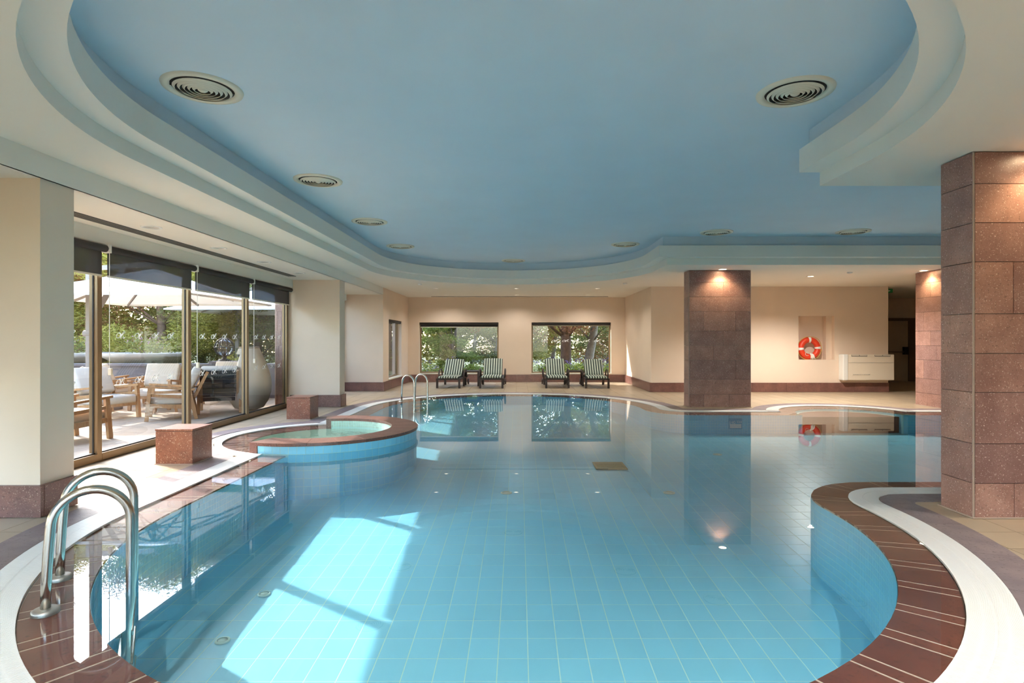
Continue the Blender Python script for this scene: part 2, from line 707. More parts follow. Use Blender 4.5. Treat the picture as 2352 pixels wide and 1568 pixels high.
def inside(poly, x, y):
    c = False
    n = len(poly)
    j = n - 1
    for i in range(n):
        xi, yi = poly[i]
        xj, yj = poly[j]
        if (yi > y) != (yj > y) and x < (xj - xi) * (y - yi) / (yj - yi) + xi:
            c = not c
        j = i
    return c


def resample(path, marks):
    """points and inward normals at arc lengths on a closed path"""
    n = len(path)
    L = [0.0]
    for i in range(n):
        a, b = path[i], path[(i + 1) % n]
        L.append(L[-1] + hypot(b[0] - a[0], b[1] - a[1]))
    out = []
    for m in marks:
        m = m % L[-1]
        lo = 0
        hi = n
        while hi - lo > 1:
            mid = (lo + hi) // 2
            if L[mid] <= m:
                lo = mid
            else:
                hi = mid
        a, b = path[lo], path[(lo + 1) % n]
        d = L[lo + 1] - L[lo]
        t = (m - L[lo]) / d if d > 0 else 0
        out.append(((a[0] + (b[0] - a[0]) * t, a[1] + (b[1] - a[1]) * t), (-(b[1] - a[1]) / d, (b[0] - a[0]) / d)))
    return out


def length(path):
    return sum(hypot(path[i][0] - path[(i + 1) % len(path)][0], path[i][1] - path[(i + 1) % len(path)][1]) for i in range(len(path)))


# ring pieces between two offsets, mapped from the nominal straight path parts
def ring_path(spa):
    """list of (x, y, nx, ny) samples on the coping's outer edge with exact inward normals"""
    P = []
    def line(p, q, nrm, step=0.03):
        for x, y in seg(p, q, step):
            P.append((x, y, nrm[0], nrm[1]))
    def cir(c, r, a0, a1, sgn, step=0.03):
        n = max(4, int(abs(a1 - a0) * r / step))
        for i in range(n + 1):
            a = a0 + (a1 - a0) * i / n
            P.append((c[0] + r * cos(a), c[1] + r * sin(a), sgn * cos(a), sgn * sin(a)))
    xr, xl = C1[0] + RP, C1[0] - RP
    dx = xl - SP[0]
    dy = sqrt(SR * SR - dx * dx)
    if spa == 'start':       # from the spa's near side round to its far side, without the spa
        line((xl, SP[1] - dy), (xl, C1[1]), (1, 0))
    cir(C1, RP, pi, 2 * pi, -1)
    f1 = (xr + FR, YA - FR)
    line((xr, C1[1]), (xr, f1[1]), (-1, 0))
    cir(f1, FR, pi, pi / 2, 1)
    line((f1[0], YA), (XR, YA), (0, 1))
    line((XR, YA), (XR, YB), (-1, 0))
    hy = YB - AC_[1]
    hc = sqrt(AR * AR - hy * hy)
    a = atan2(hy, hc)
    line((XR, YB), (AC_[0] + hc, YB), (0, -1))
    cir(AC_, AR, a, pi - a, -1)
    f2 = (xr + FR, YB + FR)
    line((AC_[0] - hc, YB), (f2[0], YB), (0, -1))
    cir(f2, FR, -pi / 2, -pi, 1)
    line((xr, f2[1]), (xr, C2[1]), (-1, 0))
    cir(C2, RP, 0, pi, -1)
    line((xl, C2[1]), (xl, SP[1] + dy), (1, 0))
    return P


def arclen(P):
    L = [0.0]
    for a, b in zip(P, P[1:]):
        L.append(L[-1] + hypot(b[0] - a[0], b[1] - a[1]))
    return L


def pick_at(P, L, m):
    lo, hi = 0, len(L) - 1
    while hi - lo > 1:
        mid = (lo + hi) // 2
        if L[mid] <= m:
            lo = mid
        else:
            hi = mid
    d = L[hi] - L[lo]
    t = (m - L[lo]) / d if d > 1e-9 else 0
    t = min(max(t, 0), 1)
    return tuple(P[lo][i] * (1 - t) + P[hi][i] * t for i in range(4))


def ring_piece(mb, P, L, m0, m1, o0, o1, z0, z1):
    """curved slab between lengths m0..m1 and offsets o0 < o1 (inward)"""
    k = max(1, int((m1 - m0) / 0.1))
    A, B = [], []
    for i in range(k + 1):
        x, y, nx, ny = pick_at(P, L, m0 + (m1 - m0) * i / k)
        A.append((x + nx * o0, y + ny * o0))
        B.append((x + nx * o1, y + ny * o1))
    poly = A + B[::-1]
    n = len(poly)
    vs = [(x, y, z0) for x, y in poly] + [(x, y, z1) for x, y in poly]
    fs = []
    for i in range(k):
        a, b, c, d = i, i + 1, 2 * k + 1 - (i + 1), 2 * k + 1 - i
        fs.append((a + n, b + n, c + n, d + n))
        fs.append((d, c, b, a))
    fs += [(i, (i + 1) % n, n + (i + 1) % n, n + i) for i in range(n)]
    mb.add(vs, fs)
    return A, B


RING = ring_path('start')
RLEN = arclen(RING)
OUT0 = pool_outline(0.0, 'out')          # grate's inner edge, spa included
BASIN = pool_outline(0.30, 'in')         # the tiled basin

# ------------------------------------------------------------------ setting: deck
WX, BX = -4.9, -3.8                       # glazing line and pier line
ROOM_X1, ROOM_Y0 = 14.2, -4.0
floor = thing('floor', 'pale beige stone-tiled pool deck with slate border around the pool', 'floor', kind='structure')
deck_hole = pool_outline(-0.10, 'out')
mb = MB()
outer = [(-5.0, ROOM_Y0), (ROOM_X1, ROOM_Y0), (ROOM_X1, 20.6), (-5.0, 20.6)]
mb.flat([outer, deck_hole[::-1]], -0.012)
mb.flat([outer, deck_hole[::-1]], -0.20, up=False)
mb.build('deck_bed', 'grout', floor)
cells = []
ts = 0.34
ix = 0
for i in range(int((ROOM_X1 + 5.0) / ts) + 1):
    for j in range(int((20.5 - ROOM_Y0) / ts) + 1):
        x0, y0 = -4.84 + i * ts, ROOM_Y0 + 0.1 + j * ts
        x1, y1 = x0 + ts - 0.006, y0 + ts - 0.006
        if x1 > ROOM_X1:
            continue
        cs = ((x0, y0), (x1, y0), (x1, y1), (x0, y1))
        if any(inside(OUT0, *c) for c in cs):
            continue
        sz = screen_size([(c[0], c[1], 0) for c in cs])
        # out of sight behind piers and walls
        if x0 > 3.62 and (y0 > 15.9 or y0 < 4.6):
            sz = 0 if y0 > 15.9 else sz
        if x1 < -3.8 and (y0 > 12.4 or y0 < 5.6):
            sz = 0
        cells.append(((lambda m, x0=x0, y0=y0, x1=x1, y1=y1: m.box((x0, y0, -0.02), (x1, y1, -0.003))), sz))
field(floor, cells, 'floor_tile', 'floor_tile_field', 'deck', 295)

# slate border (two rings: round the pool and round the spa's deck side)
def slate_ring():
    path = pool_outline(-0.24, 'out')
    path2 = pool_outline(-0.50, 'out')
    n = len(path)
    L = length(path)
    # walk both outlines by nearest point so the slabs stay radial
    k = int(L / 0.62)
    marks = [L * i / k for i in range(k)]
    pts = resample(path, marks)
    fine = resample(path, [L * i / (k * 4) for i in range(k * 4)])
    def outer_of(p):
        return min(path2, key=lambda q: hypot(q[0] - p[0], q[1] - p[1]))
    dense2 = [q for q, _ in resample(path2, [length(path2) * i / 1600 for i in range(1600)])]
    def near(p):
        return min(dense2, key=lambda q: (q[0] - p[0]) ** 2 + (q[1] - p[1]) ** 2)
    cells = []
    for i in range(k):
        A = [fine[(i * 4 + j) % (k * 4)][0] for j in range(5)]
        B = [near(p) for p in A]
        def shrink(Q):
            Q = list(Q)
            Q[0] = (Q[0][0] * 0.995 + Q[1][0] * 0.005, Q[0][1] * 0.995 + Q[1][1] * 0.005)
            Q[-1] = (Q[-1][0] * 0.98 + Q[-2][0] * 0.02, Q[-1][1] * 0.98 + Q[-2][1] * 0.02)
            return Q
        A, B = shrink(A), shrink(B)
        poly = clean(A + B[::-1])
        def fn(m, A=A, B=B):
            nn = len(A)
            vs = [(x, y, 0.0) for x, y in A] + [(x, y, 0.0) for x, y in B] + [(x, y, -0.03) for x, y in A] + [(x, y, -0.03) for x, y in B]
            fs = []
            for q in range(nn - 1):
                fs.append((q, nn + q, nn + q + 1, q + 1)[::-1])
                fs.append((q, q + 1, 2 * nn + q + 1, 2 * nn + q)[::-1])
                fs.append((nn + q, nn + q + 1, 3 * nn + q + 1, 3 * nn + q))
            fs.append((0, 2 * nn, 3 * nn, nn))
            fs.append((nn - 1, 2 * nn - 1, 4 * nn - 1, 3 * nn - 1))
            m.add(vs, fs)
        cells.append(fn)
    for fn in cells:
        m = MB()
        fn(m)
        m.build('border_slab', 'slate', floor, fixn=True)


slate_ring()

# ------------------------------------------------------------------ overflow gutter grate
def grate_mesh(P, L, o0, o1, m0, m1, pitch, mb, z=0.0):
    n = int((m1 - m0) / pitch)
    for i in range(n):
        m = m0 + (i + 0.5) * pitch
        x, y, nx, ny = pick_at(P, L, m)
        tx, ty = -ny, nx
        h = pitch * 0.36
        for a, b in ((o0 + 0.004, (o0 + o1) / 2 - 0.006), ((o0 + o1) / 2 + 0.006, o1 - 0.004)):
            vs = []
            for zz in (z - 0.014, z):
                for oo, hh in ((a, -h), (b, -h), (b, h), (a, h)):
                    vs.append((x + nx * oo + tx * hh, y + ny * oo + ty * hh, zz))
            mb.add(vs, [(4, 5, 6, 7), (0, 1, 5, 4), (1, 2, 6, 5), (2, 3, 7, 6), (3, 0, 4, 7)])


def grate_rails(P, L, offs, m0, m1, mb, z=0.0, w=0.006):
    for o in offs:
        ring_piece(mb, P, L, m0, m1, o - w, o + w, z - 0.016, z - 0.001)


grate = thing('overflow_grate', 'white plastic overflow grate running around the pool and spa edge', 'grate')
mb = MB()
grate_mesh(RING, RLEN, -0.24, 0.0, 0.0, RLEN[-1], 0.0125, mb)
o = mb.build('grate_bars', 'grate', grate, fixn=True)
tag(o, kind='stuff')
mb = MB()
grate_rails(RING, RLEN, (-0.232, -0.17, -0.12, -0.07, -0.008), 0.0, RLEN[-1], mb)
mb.build('grate_rail', 'grate', grate, fixn=True)
# spa part of the grate
ta = atan2(sqrt(SR ** 2 - (C1[0] - RP - SP[0]) ** 2), C1[0] - RP - SP[0])
SPA_RING = []
for i in range(161):
    a = ta + 0.03 + (2 * pi - 2 * ta - 0.06) * i / 160
    SPA_RING.append((SP[0] + SR * cos(a), SP[1] + SR * sin(a), -cos(a), -sin(a)))
SPL = arclen(SPA_RING)
mb = MB()
grate_mesh(SPA_RING, SPL, -0.20, 0.0, 0.0, SPL[-1], 0.0125, mb)
o = mb.build('grate_bars', 'grate', grate, fixn=True)
tag(o, kind='stuff')
mb = MB()
grate_rails(SPA_RING, SPL, (-0.192, -0.13, -0.07, -0.008), 0.0, SPL[-1], mb)
mb.build('grate_rail', 'grate', grate, fixn=True)
# channel under the grate
mb = MB()
ring_piece(mb, RING, RLEN, 0.0, RLEN[-1], -0.25, 0.01, -0.19, -0.11)
ring_piece(mb, SPA_RING, SPL, 0.0, SPL[-1], -0.23, 0.01, -0.19, -0.11)
mb.build('gutter_channel', 'gutter', grate, fixn=True)

# ------------------------------------------------------------------ coping under the water film
coping = thing('pool_coping', 'red-brown stone coping just under the water around the pool', 'coping')
mb = MB()
ring_piece(mb, RING, RLEN, 0.0, RLEN[-1], 0.0, 0.297, -0.11, -0.0235)
o = mb.build('mortar_bed', 'coping_grout', coping, fixn=True)
wet(o)
m = 0.0
k = 0
while m < RLEN[-1] - 0.05:
    w = 0.30 if k % 2 == 0 else 0.10
    mb = MB()
    ring_piece(mb, RING, RLEN, m + 0.008, min(m + w - 0.008, RLEN[-1]), 0.002, 0.297, -0.034, -0.022)
    o = mb.build('coping_stone', 'coping', coping, fixn=True)
    wet(o)
    m += w
    k += 1

# ------------------------------------------------------------------ basin
basin = thing('pool_basin', 'light blue tiled basin of the curved swimming pool', 'pool')
DEP = -0.78


def zf(y):
    """basin floor, rising gently towards the far end"""
    return min(-0.25, -0.74 + 0.042 * (y - 3.0))


mb = MB()
mb.curtain(BASIN, DEP - 0.02, -0.034)
o = mb.build('basin_wall', 'tgrout', basin, fixn=False)
wet(o)
mb = MB()
ys = [1.5 + 0.7 * k for k in range(21)]
mb.add([(x, y, zf(y) - 0.0008) for y in ys for x in (-3.4, 10.0)], [(2 * k, 2 * k + 1, 2 * k + 3, 2 * k + 2) for k in range(20)])
o = mb.build('basin_floor', 'tgrout', basin)
wet(o)
cells = []
tf, tg = 0.2, 0.24
for i in range(-18, 52):
    for j in range(6, 68):
        x0, y0 = i * tf + 0.06, j * tg
        x1, y1 = x0 + tf, y0 + tg
        cs = ((x0, y0), (x1, y0), (x1, y1), (x0, y1))
        if not any(inside(BASIN, *c) for c in cs):
            continue
        g = 0.0034
        za, zb_ = zf(y0), zf(y1)
        sz = screen_size([(c[0], c[1], za) for c in cs])
        cells.append(((lambda m, x0=x0, y0=y0, x1=x1, y1=y1, za=za, zb_=zb_: m.add([(x0 + g, y0 + g, za), (x1 - g, y0 + g, za), (x1 - g, y1 - g, zb_), (x0 + g, y1 - g, zb_),
                                                                                   (x0 + g, y0 + g, za - 0.004), (x1 - g, y0 + g, za - 0.004), (x1 - g, y1 - g, zb_ - 0.004), (x0 + g, y1 - g, zb_ - 0.004)],
                                                                                  [(0, 1, 2, 3), (4, 5, 1, 0), (5, 6, 2, 1), (6, 7, 3, 2), (7, 4, 0, 3)])), sz))
field(basin, cells, 'floor_tile', 'floor_tile_field', 'tile', 290, True)

# wall tiles follow the basin outline; larger ones round the spa
cells = []
LB = length(BASIN)
probe = resample(BASIN, [LB * i / 3000 for i in range(3000)])
marks = []
i = 0
while i < 3000:
    x, y = probe[i][0]
    big = abs(hypot(x - SP[0], y - SP[1]) - SR) < 0.02
    marks.append(LB * i / 3000)
    i += max(1, round((0.10 if big else 0.05) / LB * 3000))
pts = resample(BASIN, marks)
nb = len(pts)
for i in range(nb):
    (a, na), (b, _) = pts[i], pts[(i + 1) % nb]
    d = Vector((b[0] - a[0], b[1] - a[1], 0))
    dl = d.length
    if dl < 0.02:
        continue
    d /= dl
    nrm = Vector((-d.y, d.x, 0))
    on_spa = abs(hypot((a[0] + b[0]) / 2 - SP[0], (a[1] + b[1]) / 2 - SP[1]) - SR) < 0.02
    facing = nrm.dot(Vector((a[0], a[1], 0))) < 0
    z = -0.005 if on_spa else -0.035
    th = 0.10 if on_spa else 0.055
    zw = zf(a[1])
    while z > zw + 0.01:
        z0 = max(z - th, zw - 0.01)
        g = 0.0026 if on_spa else 0.002
        p0 = Vector((a[0], a[1], 0)) + d * g
        p1 = Vector((a[0], a[1], 0)) + d * (dl - g)
        q = nrm * 0.0012
        vs = [p0 + q + Vector((0, 0, z0 + g)), p1 + q + Vector((0, 0, z0 + g)), p1 + q + Vector((0, 0, z - g)), p0 + q + Vector((0, 0, z - g)),
              p0 - q + Vector((0, 0, z0 + g)), p1 - q + Vector((0, 0, z0 + g)), p1 - q + Vector((0, 0, z - g)), p0 - q + Vector((0, 0, z - g))]
        sz = screen_size([vs[0], vs[1], vs[2], vs[3]]) if facing else 0
        cells.append(((lambda m, vs=vs: m.add(vs, [(0, 1, 2, 3), (4, 5, 1, 0), (5, 6, 2, 1), (6, 7, 3, 2), (7, 4, 0, 3)])), sz))
        z -= th
field(basin, cells, 'wall_tile', 'wall_tile_field', 'tile', 290, True)

# steps in the far alcove
steps = thing('pool_steps', 'curved brown stone steps under water in the far alcove', 'steps')
for r, z in ((0.968, -0.08), (0.72, -0.18), (0.46, -0.28)):
    mb = MB()
    mb.prism(clean(arc(AC_, r + 0.0, 0.02, pi - 0.02, 24)), DEP, z)
    o = mb.build('step', 'coping', steps, fixn=True)
    wet(o)
    mb = MB()
    A = arc(AC_, r - 0.004, 0.06, pi - 0.06, 24)
    B = arc(AC_, r - 0.06, 0.06, pi - 0.06, 24)
    mb.prism(A + B[::-1], z - 0.005, z + 0.006)
    wet(mb.build('step_nosing', 'tgrout', steps, fixn=True))

# pool water
mb = MB()
mb.flat([pool_outline(0.0, 'in')], -0.006)
water = mb.build('pool_water', 'water', smooth=True)
tag(water, 'calm clear blue water filling the swimming pool', 'water', kind='stuff')

# floor inlets and drain
def floor_point(u, v):
    """basin floor point standing at a measured bearing"""
    y = 8.0
    for _ in range(40):
        y = FPX * (EYE - zf(y)) / (v - CY)
    return ((u - CX) / FPX * y, y, zf(y))


inlets = [((1163, 1132), 'round cream pool floor inlet in line with the far wall pier'),
          ((1537, 1132), 'round cream pool floor inlet under the reflection of the wall corner'),
          ((1648, 1044), 'round cream pool floor inlet farthest back, before the stone pillar'),
          ((607, 1365), 'small round floor inlet beside the sunlit patch, between its two panes'),
          ((511, 1472), 'small round floor inlet closest to the near ladder')]
for (u, v), lab in inlets:
    p = floor_point(u, v)
    t = thing('floor_inlet', lab, 'inlet', p, group='pool floor inlets')
    k = 0.73 if v < 1200 else 0.5
    mt_ = 'cream' if v < 1200 else 'tgrout'
    mb = MB()
    mb.lathe([(0.10 * k, 0.001), (0.10 * k, 0.008), (0.085 * k, 0.012), (0.07 * k, 0.01)], 20)
    mb.build('rim', mt_, t, smooth=True)
    mb = MB()
    mb.lathe([(0.062 * k, 0.003), (0.062 * k, 0.008), (0.0, 0.012)], 20)
    mb.build('cap', mt_, t, smooth=True)
    mb = MB()
    mb.lathe([(0.07 * k, 0.001), (0.07 * k, 0.004), (0.062 * k, 0.004)], 20)
    mb.build('slot_ring', 'slot', t)
p = floor_point(1400, 1070)
t = thing('floor_drain', 'square beige drain plate on the pool floor below the far windows', 'drain', p)
mb = MB()
mb.box((-0.235, -0.25, 0.001), (0.235, 0.25, 0.012))
wet(mb.build('frame', 'stain', t, bevel=0.003))
for i in range(6):
    mb = MB()
    mb.box((-0.2, -0.215 + i * 0.072, 0.012), (0.2, -0.17 + i * 0.072, 0.018))
    wet(mb.build('slat', 'stain', t))

# ------------------------------------------------------------------ spa
spa = thing('spa_pool', 'round whirlpool spa with raised red stone rim jutting into the pool', 'spa', (SP[0], SP[1], 0))
A0, A1 = radians(-111), radians(105)
RIM = 0.135
mb = MB()
mb.lathe([(SRI - 0.02, -0.9), (SRI - 0.02, -0.03)], 64)
o = mb.build('spa_wall', 'mosaic', spa, smooth=True)
wet(o)
mb = MB()
mb.lathe([(0.02, -0.9), (SRI, -0.9)], 64)
wet(mb.build('spa_floor', 'mosaic', spa))
mb = MB()
mb.lathe([(0.60, -0.9), (0.60, -0.45), (SRI - 0.01, -0.45)], 64)
wet(mb.build('bench', 'mosaic', spa))
# drowned stones on the deck side
n = 15
for i in range(n):
    a0 = A1 + (2 * pi + A0 - A1) * i / n + 0.008
    a1 = A1 + (2 * pi + A0 - A1) * (i + 1) / n - 0.008
    mb = MB()
    P = arc((0, 0), SR - 0.004, a0, a1, 4) + arc((0, 0), SRI, a1, a0, 4)
    mb.prism(P, -0.06, -0.022)
    wet(mb.build('coping_stone', 'coping', spa, fixn=True))
mb = MB()
mb.prism(arc((0, 0), SR - 0.004, A1, 2 * pi + A0, 40) + arc((0, 0), SRI, 2 * pi + A0, A1, 40), -0.10, -0.03)
wet(mb.build('mortar_bed', 'coping_grout', spa, fixn=True))
# raised stones on the pool side
n = 14
for i in range(n):
    a0 = A0 + (A1 - A0) * i / n + 0.0012
    a1 = A0 + (A1 - A0) * (i + 1) / n - 0.0012
    mb = MB()
    P = arc((0, 0), SR + 0.02, a0, a1, 6) + arc((0, 0), SRI - 0.01, a1, a0, 6)
    mb.prism(P, RIM - 0.04, RIM)
    mb.build('rim_stone', 'base', spa, fixn=True, bevel=0.002)
mb = MB()
P = arc((0, 0), SR - 0.003, A0, A1, 60) + arc((0, 0), SRI - 0.005, A1, A0, 60)
mb.prism(P, DEP, RIM - 0.04)
o = mb.build('rim_wall', 'tgrout', spa, fixn=True)
wet(o)
# solid end stones of the raised rim
for a0, a1 in ((A0 - 0.03, A0 + 0.06), (A1 - 0.05, A1 + 0.03)):
    mb = MB()
    mb.prism(arc((0, 0), SR + 0.012, a0, a1, 3) + arc((0, 0), SRI - 0.012, a1, a0, 3), -0.06, RIM - 0.002)
    mb.build('end_stone', 'base', spa, fixn=True, bevel=0.004)
# tile band below the raised rim
n = 47
for i in range(n):
    a0 = A0 + 0.06 + (A1 - A0 - 0.11) * i / n + 0.002
    a1 = A0 + 0.06 + (A1 - A0 - 0.11) * (i + 1) / n - 0.002
    mb = MB()
    mb.prism(arc((0, 0), SR - 0.0005, a0, a1, 2) + arc((0, 0), SR - 0.006, a1, a0, 2), -0.003, 0.092)
    mb.build('band_tile', 'tile', spa, fixn=True)
# mosaic chips inside the raised rim
mb = MB()
for i in range(90):
    a0 = A0 + (A1 - A0) * i / 90 + 0.003
    a1 = A0 + (A1 - A0) * (i + 1) / 90 - 0.003
    for zz in (0.002, 0.034, 0.066):
        P = arc((0, 0), SRI - 0.002, a0, a1, 1) + arc((0, 0), SRI - 0.008, a1, a0, 1)
        mb.prism(P, zz, zz + 0.028)
o = mb.build('mosaic_chips', 'mosaic', spa, fixn=True)
tag(o, kind='stuff')
mb = MB()
ri, ro = SRI - 0.006, SR - 0.002
rings = [0.02, 0.2, 0.4, 0.6, 0.8, ri]
mb.lathe([(r, 0.004) for r in rings], 64)
vs = arc((0, 0), ri, A1 - 0.05, 2 * pi + A0 + 0.05, 40)
vo = arc((0, 0), ro, A1, 2 * pi + A0, 40)
mb.strip(vs, vo, 0.004, 0.004, closed=False)
o = mb.build('spa_water', 'spawater', None, smooth=True, loc=(SP[0], SP[1], 0))
me = o.data
bm = bmesh.new()
bm.from_mesh(me)
for f in bm.faces:
    if f.normal.z < 0:
        f.normal_flip()
bm.to_mesh(me)
bm.free()
tag(o, 'rippling pale green water inside the round spa', 'water', kind='stuff')

# ------------------------------------------------------------------ ceiling
ceiling = thing('ceiling', 'stepped white ceiling around a long blue recess with rounded ends', 'ceiling', kind='structure')
CYA, CYB, CXR = 5.6, 11.4, 12.5


def recess(off):
    r = RP - off
    P = arc(C1, r, pi, 2 * pi, 72)
    P += seg((C1[0] + r, C1[1]), (C1[0] + r, CYA), 0.4)
    P += [(CXR, CYA), (CXR, CYB - off)]
    ysq = sqrt(max(0, r * r - 0))
    P += [(C1[0] + r, CYB - off)]
    P += arc(C2, r, 0, pi, 72)
    return clean(P)


R0, R2, R1 = recess(0.0), recess(0.2), recess(0.1)
ZS, ZL, ZU, ZB = 2.90, 3.03, 3.25, 3.44
mb = MB()
mb.flat([[(BX, ROOM_Y0 - 0.1), (ROOM_X1 + 0.1, ROOM_Y0 - 0.1), (ROOM_X1 + 0.1, 20.6), (BX, 20.6)], R0[::-1]], ZS, up=False)
mb.build('soffit', 'soffit', ceiling)
mb = MB()
mb.curtain(R0, ZS, ZL)
mb.build('lower_tier', 'tier', ceiling, fixn=False)
mb = MB()
mb.strip(R0, R2, ZL, ZL)
mb.curtain(R2, ZL, ZU)
mb.strip(R1, R2, ZU, ZU)
mb.build('upper_tier', 'tier', ceiling)
mb = MB()
mb.curtain(R1, ZU, ZB)
mb.flat([R1], ZB, up=False)
mb.build('blue_vault', 'blue', ceiling)
# beam along the window bays, bay ceilings, roof slab
ZY = 2.70
mb = MB()
mb.box((BX - 0.02, ROOM_Y0, ZY), (BX, 16.2, 3.5))
mb.build('bay_beam', 'tier', ceiling)
mb = MB()
mb.box((-5.05, ROOM_Y0, ZY), (BX - 0.0001, 16.2, ZY + 0.3))
mb.build('bay_soffit', 'soffit', ceiling)
mb = MB()
mb.box((-5.05, ROOM_Y0 - 0.2, 3.5), (ROOM_X1 + 0.2, 20.7, 3.8))
mb.build('roof_slab', 'tier', ceiling)
mb = MB()
mb.box((-5.93, ROOM_Y0 - 0.2, 3.0), (-5.05, 16.5, 3.2))  # overhang added to block sky light over the terrace-side deck
mb.build('shade_eave', 'tier', ceiling)

# ------------------------------------------------------------------ walls
def slab_face(parent, name, mat, rows, x_of, face, gap=0.003, thick=0.03, rnd=None, bevel=0.0):
    """stone slabs on a wall face. rows: (z0, z1, [fractions]); x_of(f)->(x, y); face: outward normal"""
    n = Vector((face[0], face[1], 0))
    for z0, z1, cuts in rows:
        fr = [0.0] + list(cuts) + [1.0]
        for a, b in zip(fr, fr[1:]):
            p, q = Vector((*x_of(a), 0)), Vector((*x_of(b), 0))
            d = (q - p).normalized()
            p, q = p + d * gap, q - d * gap
            jut = thick + (random.random() - 0.5) * 0.002
            vs = [p + Vector((0, 0, z0 + gap)), q + Vector((0, 0, z0 + gap)), q + n * jut + Vector((0, 0, z0 + gap)), p + n * jut + Vector((0, 0, z0 + gap)),
                  p + Vector((0, 0, z1 - gap)), q + Vector((0, 0, z1 - gap)), q + n * jut + Vector((0, 0, z1 - gap)), p + n * jut + Vector((0, 0, z1 - gap))]
            m = MB()
            m.add(vs, [(0, 1, 2, 3), (4, 7, 6, 5), (0, 4, 5, 1), (1, 5, 6, 2), (2, 6, 7, 3), (3, 7, 4, 0)])
            m.build(name, mat, parent, fixn=True)


def base_run(name, label, x_of, L, face, zt=0.255, step=0.62, th=0.04):
    k = max(1, round(L / step))
    b = thing(name, label, 'baseboard', kind='structure')
    slab_face(b, 'base_slab', 'base', [(0.0, zt, [i / k for i in range(1, k)])], x_of, face, 0.002, th)
    return b


def lerp(p, q):
    return lambda f: (p[0] + (q[0] - p[0]) * f, p[1] + (q[1] - p[1]) * f)


def pane(mb_name, parent, p, q, z0, z1, nrm, mat='glass'):
    """single glazing between plan points p, q"""
    m = MB()
    t = 0.004
    n = Vector((nrm[0], nrm[1], 0)) * t
    a, b = Vector((*p, 0)), Vector((*q, 0))
    vs = [a + n + Vector((0, 0, z0)), b + n + Vector((0, 0, z0)), b + n + Vector((0, 0, z1)), a + n + Vector((0, 0, z1))]
    m.add(vs, [(0, 1, 2, 3)])
    return m.build(mb_name, mat, parent)


YF = 19.87                                  # far wall
XN0, XN1 = BX, 3.64                         # far nook between X
YW = 15.95                                  # wall right of the nook
# far wall with two window openings
W1 = (-3.42, -0.70)
W2 = (0.43, 3.16)
WZ0, WZ1 = 0.295, 2.04
mb = MB()
wt = 0.30
y0, y1 = YF, YF + wt
mb.box((XN0 - 0.3, y0, -0.2), (XN1 + 0.3, y1, WZ0))
mb.box((XN0 - 0.3, y0, WZ1), (XN1 + 0.3, y1, 3.5))
mb.box((XN0 - 0.3, y0, WZ0), (W1[0], y1, WZ1))
mb.box((W1[1], y0, WZ0), (W2[0], y1, WZ1))
mb.box((W2[1], y0, WZ0), (XN1 + 0.3, y1, WZ1))
wall_back = mb.build('wall_back', 'wall')
tag(wall_back, 'beige end wall with two wide garden windows', 'wall', kind='structure')
base_run('baseboard_back', 'red stone baseboard along the end wall behind the loungers', lerp((XN0, YF), (XN1, YF)), XN1 - XN0, (0, -1), 0.25, 0.9)

DECAL = None


def decal_mesh():
    """looping script monogram, flat white ribbon in the XZ plane, about 1 unit wide"""
    strokes = []
    strokes.append([(-0.28 + 0.22 * cos(a) + 0.08 * sin(a), -0.06 + 0.27 * sin(a)) for a in [2 * pi * i / 20 for i in range(21)]])
    strokes.append([(-0.16, 0.3), (-0.02, 0.12), (0.06, -0.1), (0.02, -0.38), (-0.06, -0.3), (0.02, -0.12), (0.14, 0.06), (0.3, 0.3), (0.42, 0.42), (0.5, 0.36), (0.42, 0.2), (0.22, 0.08), (0.1, 0.02)])
    strokes.append([(0.14, 0.06), (0.26, -0.06), (0.34, -0.24), (0.44, -0.32), (0.52, -0.26)])
    m = MB()
    w = 0.035
    for s in strokes:
        A, B = [], []
        for i, p in enumerate(s):
            a = s[max(i - 1, 0)]
            b = s[min(i + 1, len(s) - 1)]
            d = Vector((b[0] - a[0], b[1] - a[1])).normalized()
            A.append((p[0] - d.y * w, p[1] + d.x * w))
            B.append((p[0] + d.y * w, p[1] - d.x * w))
        n = len(A)
        vs = [(x, 0, z) for x, z in A] + [(x, 0, z) for x, z in B]
        m.add(vs, [(i, i + 1, n + i + 1, n + i) for i in range(n - 1)])
    return m.mesh('glass_decal', 'decal')


DECAL = decal_mesh()


def put_decal(parent, loc, rz, sx, sz):
    o = link('glass_decal', DECAL, parent, loc)
    o.rotation_euler = (0, 0, rz)
    o.scale = (sx, 1, sz)
    return o


def garden_window(name, label, xa, xb, blind_drop, n_dec, skip=0):
    w = thing(name, label, 'window', kind='structure')
    ya = YF + 0.14
    f = 0.05
    for a, b in (((xa, ya, WZ0), (xb, ya + 0.06, WZ0 + f)), ((xa, ya, WZ1 - f), (xb, ya + 0.06, WZ1)), ((xa, ya, WZ0 + f), (xa + f, ya + 0.06, WZ1 - f)), ((xb - f, ya, WZ0 + f), (xb, ya + 0.06, WZ1 - f))):
        m = MB()
        m.box(a, b)
        m.build('window_frame', 'bronze', w)
    pane('pane', w, (xa + f, ya + 0.03), (xb - f, ya + 0.03), WZ0 + f, WZ1 - f, (0, -1))
    m = MB()
    m.box((xa - 0.03, YF - 0.03, WZ0 - 0.03), (xb + 0.03, ya, WZ0 + 0.004))
    m.build('window_sill', 'cream', w, bevel=0.004)
    for i in range(skip, n_dec):
        x = xa + 0.45 + (xb - xa - 0.9) * i / (n_dec - 1)
        put_decal(w, (x, ya + 0.02, 1.41), 0, 0.21, 0.11)
    return w


